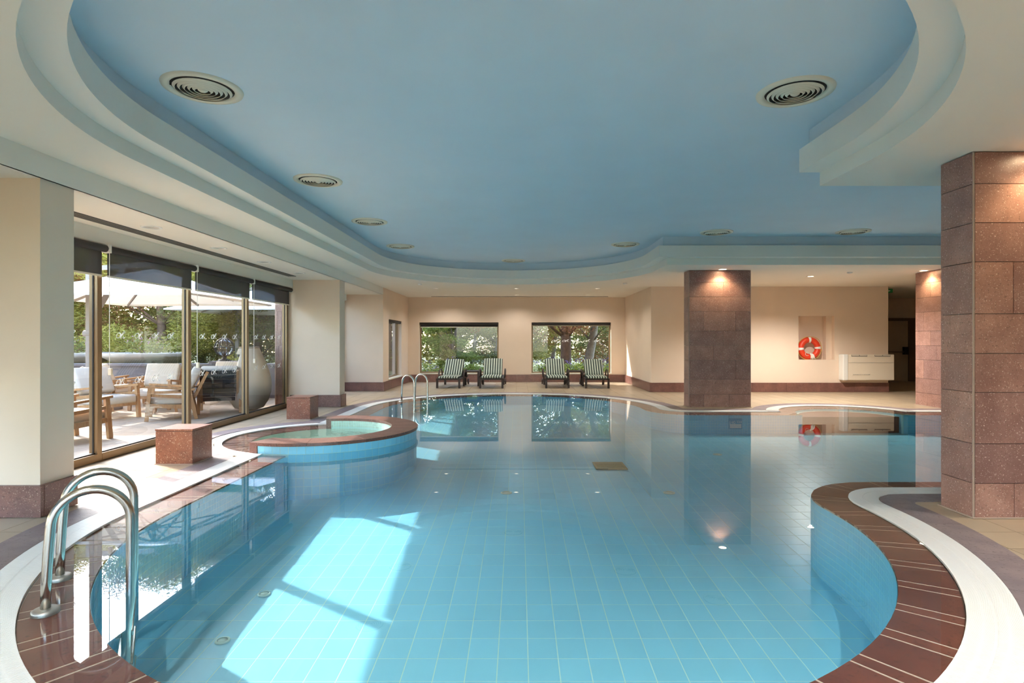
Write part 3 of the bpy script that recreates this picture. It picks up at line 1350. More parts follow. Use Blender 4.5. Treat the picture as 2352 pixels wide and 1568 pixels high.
garden_window('window_1', 'wide garden window behind the loungers nearer the far ladder', W1[0], W1[1], 0.1, 6, 4)
garden_window('window_2', 'wide garden window behind the loungers, showing two tree trunks', W2[0], W2[1], 0.06, 6)
for (xa, xb), lab in ((W1, 'dark roller blind rolled up above the window with pale green bushes'), (W2, 'dark roller blind rolled up above the window with tree trunks')):
    b = thing('roller_blind', lab, 'blind', (0, 0, 0), group='rolled-up blinds on the end wall')
    m = MB()
    m.tube([(xa + 0.02, YF + 0.05, WZ1 - 0.045), (xb - 0.02, YF + 0.05, WZ1 - 0.045)], 0.04, 12)
    m.build('tube', 'blindtube', b, smooth=True)
    m = MB()
    m.box((xa + 0.03, YF + 0.085, WZ1 - (0.15 if xa < 0 else 0.10)), (xb - 0.03, YF + 0.088, WZ1 - 0.03))
    m.build('screen', 'blindtube', b)
    m = MB()
    m.box((xa + 0.03, YF + 0.08, WZ1 - (0.17 if xa < 0 else 0.12)), (xb - 0.03, YF + 0.094, WZ1 - (0.15 if xa < 0 else 0.10)))
    m.build('bottom_bar', 'cream', b)

# nook side walls
mb = MB()
sy = (16.9, 18.75)
mb.box((BX - 0.3, 16.2, -0.2), (BX, YF + 0.3, 0.29))
mb.box((BX - 0.3, 16.2, 2.04), (BX, YF + 0.3, 3.5))
mb.box((BX - 0.3, 16.2, 0.29), (BX, sy[0], 2.04))
mb.box((BX - 0.3, sy[1], 0.29), (BX, YF + 0.3, 2.04))
o = mb.build('wall_left_nook', 'wall')
tag(o, 'beige side wall of the lounger nook with a narrow window', 'wall', kind='structure')
w = thing('window_3', 'narrow window in the side wall of the lounger nook', 'window', kind='structure')
for a, b in (((BX - 0.2, sy[0], 0.29), (BX - 0.14, sy[1], 0.34)), ((BX - 0.2, sy[0], 1.99), (BX - 0.14, sy[1], 2.04)), ((BX - 0.2, sy[0], 0.34), (BX - 0.14, sy[0] + 0.05, 1.99)), ((BX - 0.2, sy[1] - 0.05, 0.34), (BX - 0.14, sy[1], 1.99))):
    m = MB()
    m.box(a, b)
    m.build('window_frame', 'bronze', w)
pane('pane', w, (BX - 0.17, sy[0] + 0.05), (BX - 0.17, sy[1] - 0.05), 0.34, 1.99, (1, 0))
m = MB()
m.box((BX - 0.14, sy[0] - 0.02, 0.26), (BX + 0.03, sy[1] + 0.02, 0.294))
m.build('window_sill', 'cream', w, bevel=0.004)
b = thing('roller_blind', 'dark roller blind rolled up over the narrow nook window', 'blind')
m = MB()
m.tube([(BX - 0.05, sy[0] + 0.02, 1.99), (BX - 0.05, sy[1] - 0.02, 1.99)], 0.04, 12)
m.build('tube', 'blindtube', b, smooth=True)
base_run('baseboard_left_nook', 'red stone baseboard under the narrow nook window', lerp((BX, 16.2), (BX, YF)), YF - 16.2, (1, 0), 0.25, 0.9)
# wall closing the second bay
mb = MB()
mb.box((-5.2, 16.2, -0.2), (BX - 0.3001, 16.5, 3.5))
o = mb.build('wall_left_bay', 'wall')
tag(o, 'beige return wall at the end of the second window bay', 'wall', kind='structure')
mb = MB()
mb.box((BX - 0.3, 16.195, 0.0), (BX, 16.2, ZY))
o = mb.build('trim_1', 'wall')
tag(o, 'beige painted wall end beside the lounger nook', 'wall', kind='structure')
base_run('baseboard_left_bay', 'red stone baseboard on the return wall of the second bay', lerp((-5.0, 16.195), (BX + 0.04, 16.195)), 1.2, (0, -1), 0.25, 0.6)

# right side of the nook and the wall with the life ring
mb = MB()
mb.box((XN1, YW, -0.2), (XN1 + 0.3, YF + 0.3, 3.5))
o = mb.build('wall_right_nook', 'wall')
tag(o, 'beige side wall of the lounger nook catching a thin sunbeam', 'wall', kind='structure')
base_run('baseboard_right_nook', 'stone baseboard on the windowless side of the lounger nook', lerp((XN1, YF), (XN1, YW)), YF - YW, (-1, 0), 0.25, 0.9)
NX0, NX1, NZ0, NZ1 = 7.70, 8.69, 0.886, 2.09
XE = 10.17
mb = MB()
mb.box((XN1 + 0.3, YW, -0.2), (NX0, YW + 0.5, 3.5))
mb.box((XN1, YW - 0.001, -0.2), (XN1 + 0.3001, YW, 3.5))
mb.box((NX1, YW, -0.2), (XE, YW + 0.5, 3.5))
mb.box((NX0, YW, -0.2), (NX1, YW + 0.5, NZ0))
mb.box((NX0, YW, NZ1), (NX1, YW + 0.5, 3.5))
mb.box((NX0, YW + 0.32, NZ0), (NX1, YW + 0.5, NZ1))
mb.box((NX1 - 0.16, YW + 0.14, NZ0), (NX1, YW + 0.32, NZ1))
wall_ring = mb.build('wall_right', 'wall')
tag(wall_ring, 'beige wall with a recessed niche for the life ring', 'wall', kind='structure')
base_run('baseboard_right', 'dark stone baseboard under the life ring niche', lerp((XN1 - 0.04, YW), (XE, YW)), XE - XN1, (0, -1), 0.255, 0.95)

# corridor behind with a door
mb = MB()
mb.box((XN1 + 0.3, 20.3, -0.2), (ROOM_X1 + 0.2, 20.6, 3.5))
mb.box((ROOM_X1, ROOM_Y0, -0.2), (ROOM_X1 + 0.2, 20.6, 3.5))
o = mb.build('wall_corridor', 'wall')
tag(o, 'dim beige corridor wall around the push-bar door', 'wall', kind='structure')
d = thing('door_1', 'pale fire door with a black push bar in the dim corridor', 'door', (0, 0, 0), kind='structure')
dx0, dx1, dz = 12.55, 13.62, 2.1
m = MB()
m.box((dx0, 20.24, 0.0), (dx1 - 0.02, 20.3, dz))
leaf = m.build('door_leaf', 'door', d, bevel=0.004)
for a, b in (((dx1 - 0.02, 20.18, 0), (dx1 + 0.22, 20.3, dz + 0.1)), ((dx0 - 0.2, 20.18, 0), (dx0, 20.3, dz + 0.1)), ((dx0, 20.18, dz), (dx1, 20.3, dz + 0.1))):
    m = MB()
    m.box(a, b)
    m.build('door_frame', 'doorframe', d)
m = MB()
m.tube([(dx0 + 0.1, 20.16, 1.02), (dx1 - 0.16, 20.16, 1.02)], 0.022, 8)
m.build('push_bar', 'doorframe', d, smooth=True)
m = MB()
m.box((dx1 - 0.22, 20.12, 0.93), (dx1 - 0.08, 20.24, 1.2))
m.build('latch_box', 'black', d, bevel=0.01)
s = thing('exit_sign', 'small green sign hung from the corridor ceiling', 'sign', (10.35, 16.3, 2.82))
m = MB()
m.box((-0.16, -0.02, -0.06), (0.16, 0.02, 0.05))
m.build('plate', 'green', s, bevel=0.003)
m = MB()
m.box((-0.05, -0.024, -0.035), (0.0, -0.0205, 0.025))
m.add([(0.03, -0.022, 0.025), (0.03, -0.022, -0.035), (0.1, -0.022, -0.005)], [(0, 1, 2)])
m.build('symbol', 'white', s)
m = MB()
m.tube([(0, 0, 0.05), (0, 0, 0.08)], 0.008, 6)
m.build('stem', 'white', s)

# unseen back of the room: wide glazing put in for fill daylight
mb = MB()
mb.box((-5.2, ROOM_Y0 - 0.2, -0.2), (ROOM_X1, ROOM_Y0, 0.12))
mb.box((-5.2, ROOM_Y0 - 0.2, 2.85), (ROOM_X1, ROOM_Y0, 3.5))
for x in (-5.2, -1.6, 2.2):
    mb.box((x, ROOM_Y0 - 0.2, 0.12), (x + 0.3, ROOM_Y0, 2.85))
mb.box((2.5, ROOM_Y0 - 0.2, 0.12), (ROOM_X1, ROOM_Y0, 2.85))
o = mb.build('wall_entrance', 'wall')
tag(o, 'beige entrance wall with added fill-light windows opposite the loungers', 'wall', kind='structure')
w = thing('window_7', 'unseen wide windows behind the camera, added for fill daylight', 'window', kind='structure')
for xa, xb in ((-4.9, -1.6), (-1.3, 2.2)):
    pane('pane', w, (xa, ROOM_Y0 - 0.1), (xb, ROOM_Y0 - 0.1), 0.12, 2.85, (0, 1))
    m = MB()
    m.box((xa, ROOM_Y0 - 0.14, 0.12), (xb, ROOM_Y0 - 0.06, 0.2))
    m.build('bottom_rail', 'bronze', w)

# ------------------------------------------------------------------ piers
def painted_pier(label, y0, y1):
    p = thing('painted_pier', label, 'pillar', (0, 0, 0), kind='structure')
    m = MB()
    m.box((-5.2, y0, 0.0), (BX - 0.02, y1, ZY))
    m.build('shaft', 'wall', p)
    slab_face(p, 'base_slab', 'base', [(0.0, 0.255, [0.52])], lerp((WX + 0.03, y0), (BX + 0.015, y0)), (0, -1), 0.003, 0.035)
    slab_face(p, 'base_slab', 'base', [(0.0, 0.255, [])], lerp((BX - 0.02, y0 - 0.0), (BX - 0.02, y1)), (1, 0), 0.003, 0.035)
    return p


painted_pier('beige painted pier with stone foot beside the near ladder', 4.62, 4.97)
painted_pier('beige painted pier with stone foot behind the smaller stone cube', 12.34, 12.69)
# grey-painted flank (shade side keeps the wall's own colour)

ROWS = [(2.643, 2.895, []), (2.335, 2.643, [0.56]), (2.026, 2.335, []), (1.616, 2.026, [0.235, 0.755]), (1.302, 1.616, [0.56]),
        (0.995, 1.302, [0.40]), (0.589, 0.995, [0.76]), (0.276, 0.589, []), (0.0, 0.276, [0.24, 0.65])]


def stone_pillar(label, x0, x1, y0, y1):
    p = thing('stone_pillar', label, 'pillar', kind='structure')
    t = 0.03
    m = MB()
    m.box((x0 + t, y0 + t, 0.0), (x1 - t, y1 - t, 2.9))
    m.build('core', 'mortar', p)
    rows_side = [(a, b, []) for a, b, c in ROWS]
    slab_face(p, 'slab', 'stone', ROWS, lerp((x0 + 0.012, y0 + t), (x1 - 0.012, y0 + t)), (0, -1), 0.0025, t)
    slab_face(p, 'slab', 'stone', ROWS if y1 - y0 > 0.7 else rows_side, lerp((x0 + t, y0 + 0.012), (x0 + t, y1 - 0.012)), (-1, 0), 0.0025, t)
    slab_face(p, 'slab', 'stone', rows_side, lerp((x1 - t, y0 + 0.012), (x1 - t, y1 - 0.012)), (1, 0), 0.0025, t)
    slab_face(p, 'slab', 'stone', ROWS, lerp((x0 + 0.012, y1 - t), (x1 - 0.012, y1 - t)), (0, 1), 0.0025, t)
    for cx_ in (x0 + 0.008, x1 - 0.008):
        m = MB()
        m.box((cx_ - 0.005, y0 + 0.004, 0.0), (cx_ + 0.005, y0 + 0.016, 2.895))
        m.build('corner_strip', 'joint', p)
    # skim of mortar at the foot
    m = MB()
    m.box((x0 - 0.012, y0 - 0.012, -0.002), (x1 + 0.012, y1 + 0.012, 0.008))
    m.build('foot_joint', 'joint', p, bevel=0.004)
    return p


stone_pillar('nearest red stone pillar, cut off by the picture edge', 3.59, 4.91, 4.575, 4.94)
stone_pillar('broad red stone pillar standing free before the wall with the life ring', 3.59, 4.91, 12.25, 12.61)
stone_pillar('red stone pillar half hidden behind the nearest pillar', 8.77, 10.1, 11.72, 12.82)
stone_pillar('outdoor red stone pier beside the woven egg chair', -5.16, -4.965, 12.25, 12.6)

# ------------------------------------------------------------------ the long glazing and its blinds
MULL = [4.92, 6.77, 8.62, 10.47, 12.26]
ZT = 2.53


def glazing(name, label, ys, decals):
    w = thing(name, label, 'window', kind='structure')
    fw, fd = 0.075, 0.10
    for i, y in enumerate(ys):
        m = MB()
        m.box((WX - fd, y - fw / 2, 0.0), (WX, y + fw / 2, ZT))
        m.build('mullion', 'bronze', w, bevel=0.004)
        for s in (-1, 1):
            m = MB()
            m.box((WX - 0.056, y + s * fw / 2, 0.05), (WX - 0.04, y + s * (fw / 2 + 0.01), ZT))
            m.build('glazing_bead', 'gasket', w)
    for a, b in zip(ys, ys[1:]):
        m = MB()
        m.box((WX - fd, a + fw / 2, 0.0), (WX + 0.004, b - fw / 2, 0.085))
        m.build('bottom_rail', 'bronze', w, bevel=0.004)
        m = MB()
        m.box((WX - fd, a + fw / 2, ZT - 0.07), (WX, b - fw / 2, ZT))
        m.build('top_rail', 'bronze', w)
        m = MB()
        m.box((WX - fd * 0.7, a + fw / 2, 0.085), (WX - fd * 0.3, b - fw / 2, 0.098))
        m.build('gasket', 'gasket', w)
        pane('pane', w, (WX - 0.05, a + fw / 2), (WX - 0.05, b - fw / 2), 0.09, ZT - 0.06, (1, 0))
        if decals:
            for k in range(4):
                y = a + 0.42 + 0.345 * k
                for z in (1.475, 0.90):
                    put_decal(w, (WX - 0.043, y, z), pi / 2, 0.15, 0.115)
    return w


glazing('window_4', 'long bronze-framed glazing to the terrace with white monograms', MULL, True)
glazing('window_5', 'glazing of the bay beyond the second painted pier', [12.73, 14.5, 16.16], False)
glazing('window_6', 'glazing of the bay beside the camera', [-3.95, -2.1, -0.25, 1.6, 3.4, 4.58], False)
# lintel over the glazing
mb = MB()
mb.box((WX - 0.15, ROOM_Y0, ZT), (WX + 0.08, 16.2, ZY))
o = mb.build('trim_2', 'soffit')
tag(o, 'cream fascia above the terrace glazing', 'trim', kind='structure')
blind_labels = ['dark roller blind next to the near painted pier, mostly hidden', 'dark roller blind over the pane with three armchairs',
                'dark roller blind over the pane with the globe lamp', 'dark roller blind over the pane with the egg chair']
for i, (a, b) in enumerate(zip(MULL, MULL[1:])):
    t = thing('roller_blind', blind_labels[i], 'blind', (WX + 0.07, (a + b) / 2, 0), group='half-lowered blinds on the terrace glazing')
    h = (b - a) / 2 - 0.03
    m = MB()
    m.tube([(0.015, -h, 2.475), (0.015, h, 2.475)], 0.042, 14)
    m.build('tube', 'blindtube', t, smooth=True)
    m = MB()
    m.box((-0.02, -h + 0.02, 2.17), (-0.017, h - 0.02, 2.47))
    m.build('screen', 'screen', t)
    m = MB()
    m.box((-0.026, -h + 0.02, 2.15), (-0.008, h - 0.02, 2.172))
    m.build('bottom_bar', 'cream', t, bevel=0.003)
    for s in (-1, 1):
        m = MB()
        m.box((-0.03, s * h, 2.43), (0.05, s * (h + 0.02), 2.53))
        m.build('bracket', 'white', t, bevel=0.004)
    m = MB()
    m.tube([(0.03, -h - 0.012, 2.46), (0.03, -h - 0.012, 1.07)], 0.004, 6)
    ch = m.build('pull_chain', 'white', t)
    m = MB()
    m.box((0.02, -h - 0.03, 1.0), (0.06, -h + 0.005, 1.08))
    m.build('chain_weight', 'cream', t, bevel=0.006)

near = [-3.95, -2.1, -0.25, 1.6, 3.4, 4.58]
near_words = ['first', 'second', 'third', 'fourth', 'fifth']
for i, (a, b) in enumerate(zip(near, near[1:])):  # unseen blinds, lowered to cut sun and sky bounce onto the near pier
    t = thing('roller_blind', 'unseen dark roller blind lowered against light bounce in the ' + near_words[i] + ' pane of the bay beside the camera', 'blind', (WX + 0.07, (a + b) / 2, 0))
    h = (b - a) / 2 - 0.03
    zb = 0.6 if i < 4 else 1.25
    m = MB()
    m.tube([(0.015, -h, 2.475), (0.015, h, 2.475)], 0.042, 12)
    m.build('tube', 'blindtube', t, smooth=True)
    m = MB()
    m.box((-0.02, -h + 0.02, zb), (-0.017, h - 0.02, 2.47))
    m.build('screen', 'screen', t)
    m = MB()
    m.box((-0.026, -h + 0.02, zb - 0.02), (-0.008, h - 0.02, zb + 0.002))
    m.build('bottom_bar', 'cream', t)

# ------------------------------------------------------------------ stone cubes
def cube(label, x0, y0, s=0.42, h=0.40):
    t = thing('stone_cube', label, 'seat', (x0 + s / 2, y0 + s / 2, 0), group='stone cube seats by the spa')
    k = s / 2
    m = MB()
    m.box((-k + 0.02, -k + 0.02, 0.0), (k - 0.02, k - 0.02, h - 0.02))
    m.build('core', 'mortar', t)
    for a, b in (((-k, -k, 0.006), (k - 0.004, -k + 0.02, h - 0.026)), ((k - 0.02, -k + 0.002, 0.006), (k, k, h - 0.026)), ((-k, k - 0.02, 0.006), (k - 0.022, k, h - 0.026)), ((-k, -k + 0.022, 0.006), (-k + 0.02, k - 0.022, h - 0.026))):
        m = MB()
        m.box(a, b)
        m.build('side_slab', 'cube', t, bevel=0.003)
    m = MB()
    m.box((-k - 0.004, -k - 0.004, h - 0.022), (k + 0.004, k + 0.004, h))
    m.build('top_slab', 'cube', t, bevel=0.003)
    m = MB()
    m.box((-k - 0.008, -k - 0.008, -0.002), (k + 0.008, k + 0.008, 0.006))
    m.build('foot_joint', 'joint', t)


cube('larger-looking speckled stone cube between near ladder and spa', -4.13, 6.58)
cube('speckled stone cube behind the spa, in front of the painted pier', -4.15, 10.34)

# ------------------------------------------------------------------ ladders
def ladder(label, p1, tang, inward):
    """p1: foot of first rail; tang: unit step to the second rail; inward: unit towards the water"""
    t = thing('pool_ladder', label, 'ladder', (p1[0], p1[1], 0))
    tx, ty = tang
    ix_, iy = inward
    sep, reach, top = 0.51, 0.37, 0.60
    for k in (0, 1):
        ox, oy = tx * sep * k, ty * sep * k
        pts = [(0.0, -0.03), (0.004, 0.15), (0.012, 0.30), (0.02, top - 0.185)]
        c = (0.02 + (reach - 0.02) / 2, top - 0.185)
        r = (reach - 0.02) / 2
        for i in range(1, 20):
            a = pi - pi * i / 20
            pts.append((c[0] + r * cos(a), c[1] + r * sin(a) * 1.06))
        pts += [(reach, top - 0.19), (reach, 0.2), (reach, -0.02), (reach - 0.02, -0.2), (reach - 0.03, zf(p1[1] + iy * reach) + 0.05)]
        m = MB()
        m.tube([(ox + ix_ * s, oy + iy * s, z) for s, z in pts], 0.0235, 14)
        o = m.build('rail', 'steel', t, smooth=True)
        wet(o)
        m = MB()
        m.lathe([(0.0, 0.009), (0.03, 0.009), (0.052, 0.006), (0.062, 0.0), (0.062, -0.02)], 24, (ox, oy, 0))
        o = m.build('flange', 'flange', t, smooth=True)
        wet(o)
    zl = zf(p1[1])
    for z in (zl * 0.3, zl * 0.55, zl * 0.8):
        a = Vector((ix_ * (reach - 0.03), iy * (reach - 0.03), z))
        b = a + Vector((tx, ty, 0)) * sep
        m = MB()
        m.bar(a, b, 0.085, 0.03)
        o = m.build('tread', 'steel', t, bevel=0.006)
        wet(o)
    return t


u1 = Vector((-0.27, 0.435)).normalized()
ladder('polished steel pool ladder rails nearest the camera', (-2.47, 3.02), (u1.x, u1.y), (u1.y, -u1.x))
u2 = Vector((0.23, 0.45)).normalized()
ladder('thin steel pool ladder rails across the pool before the loungers', (-2.75, 13.55), (u2.x, u2.y), (u2.y, -u2.x))

# ------------------------------------------------------------------ ceiling fittings
def vent(label, x, y):
    t = thing('ceiling_vent', label, 'vent', (x, y, ZB), group='round vents in the blue ceiling')
    m = MB()
    m.lathe([(0.30, 0.0), (0.295, -0.014), (0.26, -0.022), (0.235, -0.012), (0.228, 0.03)], 40)
    m.build('rim', 'cream', t, smooth=True)
    for r in (0.2, 0.165, 0.13, 0.095, 0.06):
        m = MB()
        m.lathe([(r + 0.016, -0.017), (r + 0.008, -0.024), (r, -0.032), (r - 0.004, -0.031), (r + 0.004, -0.022), (r + 0.012, -0.014)], 36)
        m.build('ring', 'cream', t, smooth=True)
    m = MB()
    m.lathe([(0.0, -0.034), (0.02, -0.033), (0.036, -0.022), (0.04, -0.01)], 20)
    m.build('hub', 'cream', t, smooth=True)
    m = MB()
    for k in range(4):
        a = k * pi / 2 + 0.4
        m.bar((0.02 * cos(a), 0.02 * sin(a), -0.008), (0.232 * cos(a), 0.232 * sin(a), -0.008), 0.008, 0.01)
    m.build('spider', 'dark', t)
    m = MB()
    m.lathe([(0.0, -0.0015), (0.232, -0.0015)], 30)
    m.build('throat', 'dark', t)
    return t


left_words = ['first and largest of the vents along the terrace side', 'second vent from the camera along the terrace side', 'third vent from the camera along the terrace side', 'fourth and smallest vent along the terrace side']
for i, y in enumerate((4.67, 7.35, 9.88, 12.45)):
    vent('round cream ceiling vent, ' + left_words[i], -2.55, y)
vent('large round cream ceiling vent nearest the stone pillar', 2.26, 4.74)
vent('round ceiling vent on the pillar side, last before the far curve', 2.24, 12.2)
vent('small round ceiling vent above the middle of the far curve', -0.14, 14.66)
vent('round ceiling vent above the free-standing stone pillar', 3.70, 10.85)
vent('round ceiling vent farthest out towards the corridor side', 6.22, 10.78)


def downlight(label, x, y, z, r=0.085, on=False, group='recessed downlights', power=0, col=(1.0, 0.95, 0.89), spread=150):
    t = thing('downlight', label, 'lamp', (x, y, z), group=group)
    m = MB()
    m.lathe([(r, 0.0), (r * 0.97, -0.008), (r * 0.76, -0.01), (r * 0.74, 0.01)], 24)
    m.build('ring', 'white', t, smooth=True)
    m = MB()
    m.lathe([(0.0, -0.002), (r * 0.74, -0.002)], 24)
    m.build('lens', {True: 'warmlamp', False: 'offlamp', 'dim': 'dimlamp'}[on], t)
    if power:
        L = bpy.data.lights.new('lamp_glow', 'SPOT')
        L.energy = power
        L.color = col
        L.spot_size = radians(spread)
        L.spot_blend = 0.6
        L.shadow_soft_size = 0.03
        lo = bpy.data.objects.new('lamp_glow', L)
        COL.objects.link(lo)
        lo.parent = t
        lo.location = (0, 0, -0.03)
    return t


for i, y in enumerate((6.6, 8.08, 9.52, 11.05)):
    downlight(['large recessed lamp in the bay ceiling above the near blinds', 'second recessed lamp along the bay ceiling', 'third recessed lamp along the bay ceiling', 'last recessed lamp along the bay ceiling, by the pier'][i], -4.19, y, ZY, 0.11)
downlight('glowing recessed lamp before the free-standing stone pillar', 4.25, 12.08, ZS, 0.10, True, power=4, col=(1.0, 0.78, 0.44), spread=125)
downlight('small recessed lamp before the wall with the life ring', 6.75, 13.4, ZS, 0.09, True, power=46)
downlight('glowing recessed lamp beside the half-hidden stone pillar', 8.6, 12.3, ZS, 0.10, True, power=4, col=(1.0, 0.78, 0.44), spread=125)
downlight('glowing recessed lamp before the nearest stone pillar', 4.12, 4.38, ZS, 0.10, True, power=2.5, col=(1.0, 0.78, 0.44), spread=125)
for j, y in enumerate((16.5, 18.8)):
    for i, x in enumerate((-2.36, -0.08, 2.23)):
        downlight(['terrace-side', 'middle', 'pillar-side'][i] + ' recessed lamp in the ' + ['front', 'rear'][j] + ' row above the loungers', x, y, ZS, 0.08, 'dim', power=4.5)

for x, y, lab in ((2.6, 1.5, 'added fill lamp over the deck by the nearest stone pillar'), (1.4, 0.6, 'added fill lamp over the deck beside the camera, pillar side'), (-1.9, 0.9, 'added fill lamp over the deck beside the camera, terrace side'), (5.6, 3.4, 'added fill lamp over the aisle behind the nearest stone pillar'), (7.6, 4.9, 'added fill lamp over the far end of the near aisle')):
    downlight(lab, x, y, ZS, 0.09, True, power=16, spread=112, col=(1.0, 0.97, 0.94))  # off-frame lamps added to brighten the near deck and pool


def detector(label, x, y):
    t = thing('smoke_detector', label, 'detector', (x, y, ZS))
    m = MB()
    m.lathe([(0.055, 0.0), (0.055, -0.02), (0.035, -0.035), (0.0, -0.037)], 20)
    m.build('body', 'white', t, smooth=True)


detector('white smoke detector before the life ring wall', 7.2, 12.6)
detector('white smoke detector near the lounger nook corner', 2.75, 15.0)
detector('white smoke detector on the terrace side above the far ladder', -2.6, 15.2)


def linear_grille(label, a, b, z, along):
    t = thing('slot_diffuser', label, 'vent')
    m = MB()
    x0, y0 = a
    x1, y1 = b
    m.box((x0, y0, z - 0.002), (x1, y1, z + 0.001))
    m.build('backing', 'dark', t)
    k = 5
    for i in range(k):
        m = MB()
        if along == 'y':
            w = (x1 - x0) / (k - 0.2)
            m.box((x0 + i * w, y0, z - 0.008), (x0 + i * w + w * 0.55, y1, z - 0.001))
        else:
            w = (y1 - y0) / (k - 0.2)
            m.box((x0, y0 + i * w, z - 0.008), (x1, y0 + i * w + w * 0.55, z - 0.001))
        m.build('slat', 'slot', t)


linear_grille('long dark slot diffuser in the bay ceiling along the blinds', (-4.62, 5.0), (-4.46, 11.6), ZY, 'y')
linear_grille('thin slot diffuser in the ceiling above the end wall', (-2.95, 19.45), (3.0, 19.55), ZS, 'x')

# ------------------------------------------------------------------ loungers and side tables
def make_lounger():
    t = thing('sun_lounger', '', 'lounger', group='striped loungers under the end windows')
    W = 0.33
    z = 0.30
    hinge = (0.92, z + 0.02)
    back = (1.42, 0.80)
    for s in (-1, 1):
        m = MB()
        m.box((s * W - 0.025, 0.0, z - 0.06), (s * W + 0.025, 1.85, z))
        m.build('side_rail', 'wicker', t, bevel=0.006)
        for y in (0.03, 1.45):
            m = MB()
            m.box((s * W - 0.03, y - 0.03, 0), (s * W + 0.03, y + 0.03, z))
            m.build('leg', 'wicker', t, bevel=0.006)
        m = MB()
        m.tube([(s * (W + 0.05), 0.62, z - 0.03), (s * (W + 0.06), 0.66, 0.42), (s * (W + 0.06), 0.74, 0.50), (s * (W + 0.06), 0.92, 0.53), (s * (W + 0.06), 1.12, 0.52), (s * (W + 0.06), 1.2, 0.46), (s * (W + 0.05), 1.24, z - 0.03)], 0.022, 8)
        m.build('arm', 'wicker', t, smooth=True)
        m = MB()
        m.tube([(s * (W + 0.03), 1.75, 0.09), (s * (W + 0.07), 1.75, 0.09)], 0.09, 18)
        m.build('wheel', 'wicker', t, smooth=False)
    for y in (0.02, 0.45, 1.83):
        m = MB()
        m.box((-W, y - 0.02, z - 0.05), (W, y + 0.02, z - 0.01))
        m.build('cross_bar', 'wicker', t)
    m = MB()
    m.box((-W + 0.02, 0.02, z - 0.012), (W - 0.02, hinge[0], z + 0.004))
    m.build('seat_deck', 'wicker', t)
    # back frame
    d = Vector((0, back[0] - hinge[0], back[1] - hinge[1]))
    n = Vector((0, -d.z, d.y)).normalized()
    m = MB()
    m.bar(Vector((0, *hinge)), Vector((0, *back)) + d.normalized() * 0.03, 2 * W - 0.06, 0.025, up=n)
    m.build('backrest', 'wicker', t, bevel=0.005)
    for s in (-1, 1):
        m = MB()
        m.bar((s * 0.2, 1.72, z - 0.03), (s * 0.2, hinge[0] + d.y * 0.62, hinge[1] + d.z * 0.62 - 0.01), 0.025)
        m.build('prop', 'wicker', t)
    # cushions: stitched into pads
    def pad(p, q, w, h, k, name):
        m = MB()
        p, q = Vector(p), Vector(q)
        e = (q - p)
        L = e.length
        e.normalize()
        up = Vector((0, -e.z, e.y))
        rows, cols = k * 6, 8
        def P(i, j, top):
            f = i / rows
            s = f * k % 1.0
            puff = h * (0.82 + 0.18 * sin(pi * s) ** 0.5) if 0 < i < rows else h * 0.55
            x = -w + 2 * w * j / cols
            edge = 1 - 0.22 * (abs(j - cols / 2) / (cols / 2)) ** 4
            return p + e * (L * f) + Vector((x, 0, 0)) + up * (puff * edge if top else 0.0)
        vs = [P(i, j, True) for i in range(rows + 1) for j in range(cols + 1)] + [P(i, j, False) for i in range(rows + 1) for j in range(cols + 1)]
        K = (rows + 1) * (cols + 1)
        c1 = cols + 1
        fs = []
        for i in range(rows):
            for j in range(cols):
                a = i * c1 + j
                fs.append((a, a + 1, a + c1 + 1, a + c1))
                fs.append((K + a + c1, K + a + c1 + 1, K + a + 1, K + a))
        for i in range(rows):
            for j in (0, cols):
                a = i * c1 + j
                fs.append((a, a + c1, K + a + c1, K + a))
        for j in range(cols):
            for i in (0, rows):
                a = i * c1 + j
                fs.append((a, a + 1, K + a + 1, K + a))
        m.add(vs, fs)
        return m.build(name, 'lfabric', t, smooth=True, fixn=True)
    pad((0, -0.01, z + 0.006), (0, hinge[0] - 0.02, z + 0.006), 0.31, 0.065, 3, 'seat_cushion')
    pad((0, hinge[0] - 0.03, z + 0.03), (0, back[0], back[1] + 0.02), 0.285, 0.07, 3, 'back_cushion')
    return t


lounger0 = make_lounger()
spots = [(-2.10, 17.15, -0.04, 'striped lounger nearest the far ladder, its cushion slightly askew', 0.97), (-0.82, 17.12, 0.0, 'striped lounger with the tallest back, beside the bare wall pier', 1.0),
         (1.14, 17.15, 0.0, 'striped lounger in front of the thick tree trunk', 0.99), (2.32, 17.12, -0.03, 'striped lounger nearest the sunlit nook corner', 0.97)]
for i, (x, y, rz, lab, sz) in enumerate(spots):
    o = lounger0 if i == 0 else copy_tree(lounger0)
    o.location = (x, y, 0)
    o.rotation_euler = (0, 0, rz)
    o.scale = (1, 1, sz)
    o['label'] = lab


def side_table(label, x, y):
    t = thing('side_table', label, 'table', (x, y, 0), group='dark side tables between the loungers')
    k = 0.235
    m = MB()
    m.box((-k - 0.015, -k - 0.015, 0.44), (k + 0.015, k + 0.015, 0.475))
    m.build('table_top', 'wicker', t, bevel=0.005)
    for sx in (-1, 1):
        m = MB()
        m.box((sx * k - 0.02, -k, 0.39), (sx * k + 0.02, k, 0.44))
        m.build('apron', 'wicker', t)
        for sy_ in (-1, 1):
            m = MB()
            m.box((sx * (k - 0.01) - 0.025, sy_ * (k - 0.01) - 0.025, 0.0), (sx * (k - 0.01) + 0.025, sy_ * (k - 0.01) + 0.025, 0.44))
            m.build('leg', 'wicker', t, bevel=0.004)


side_table('dark woven side table between the two loungers by the far ladder', -1.49, 18.2)
side_table('dark woven side table between the two loungers by the tree trunk window', 1.76, 18.2)

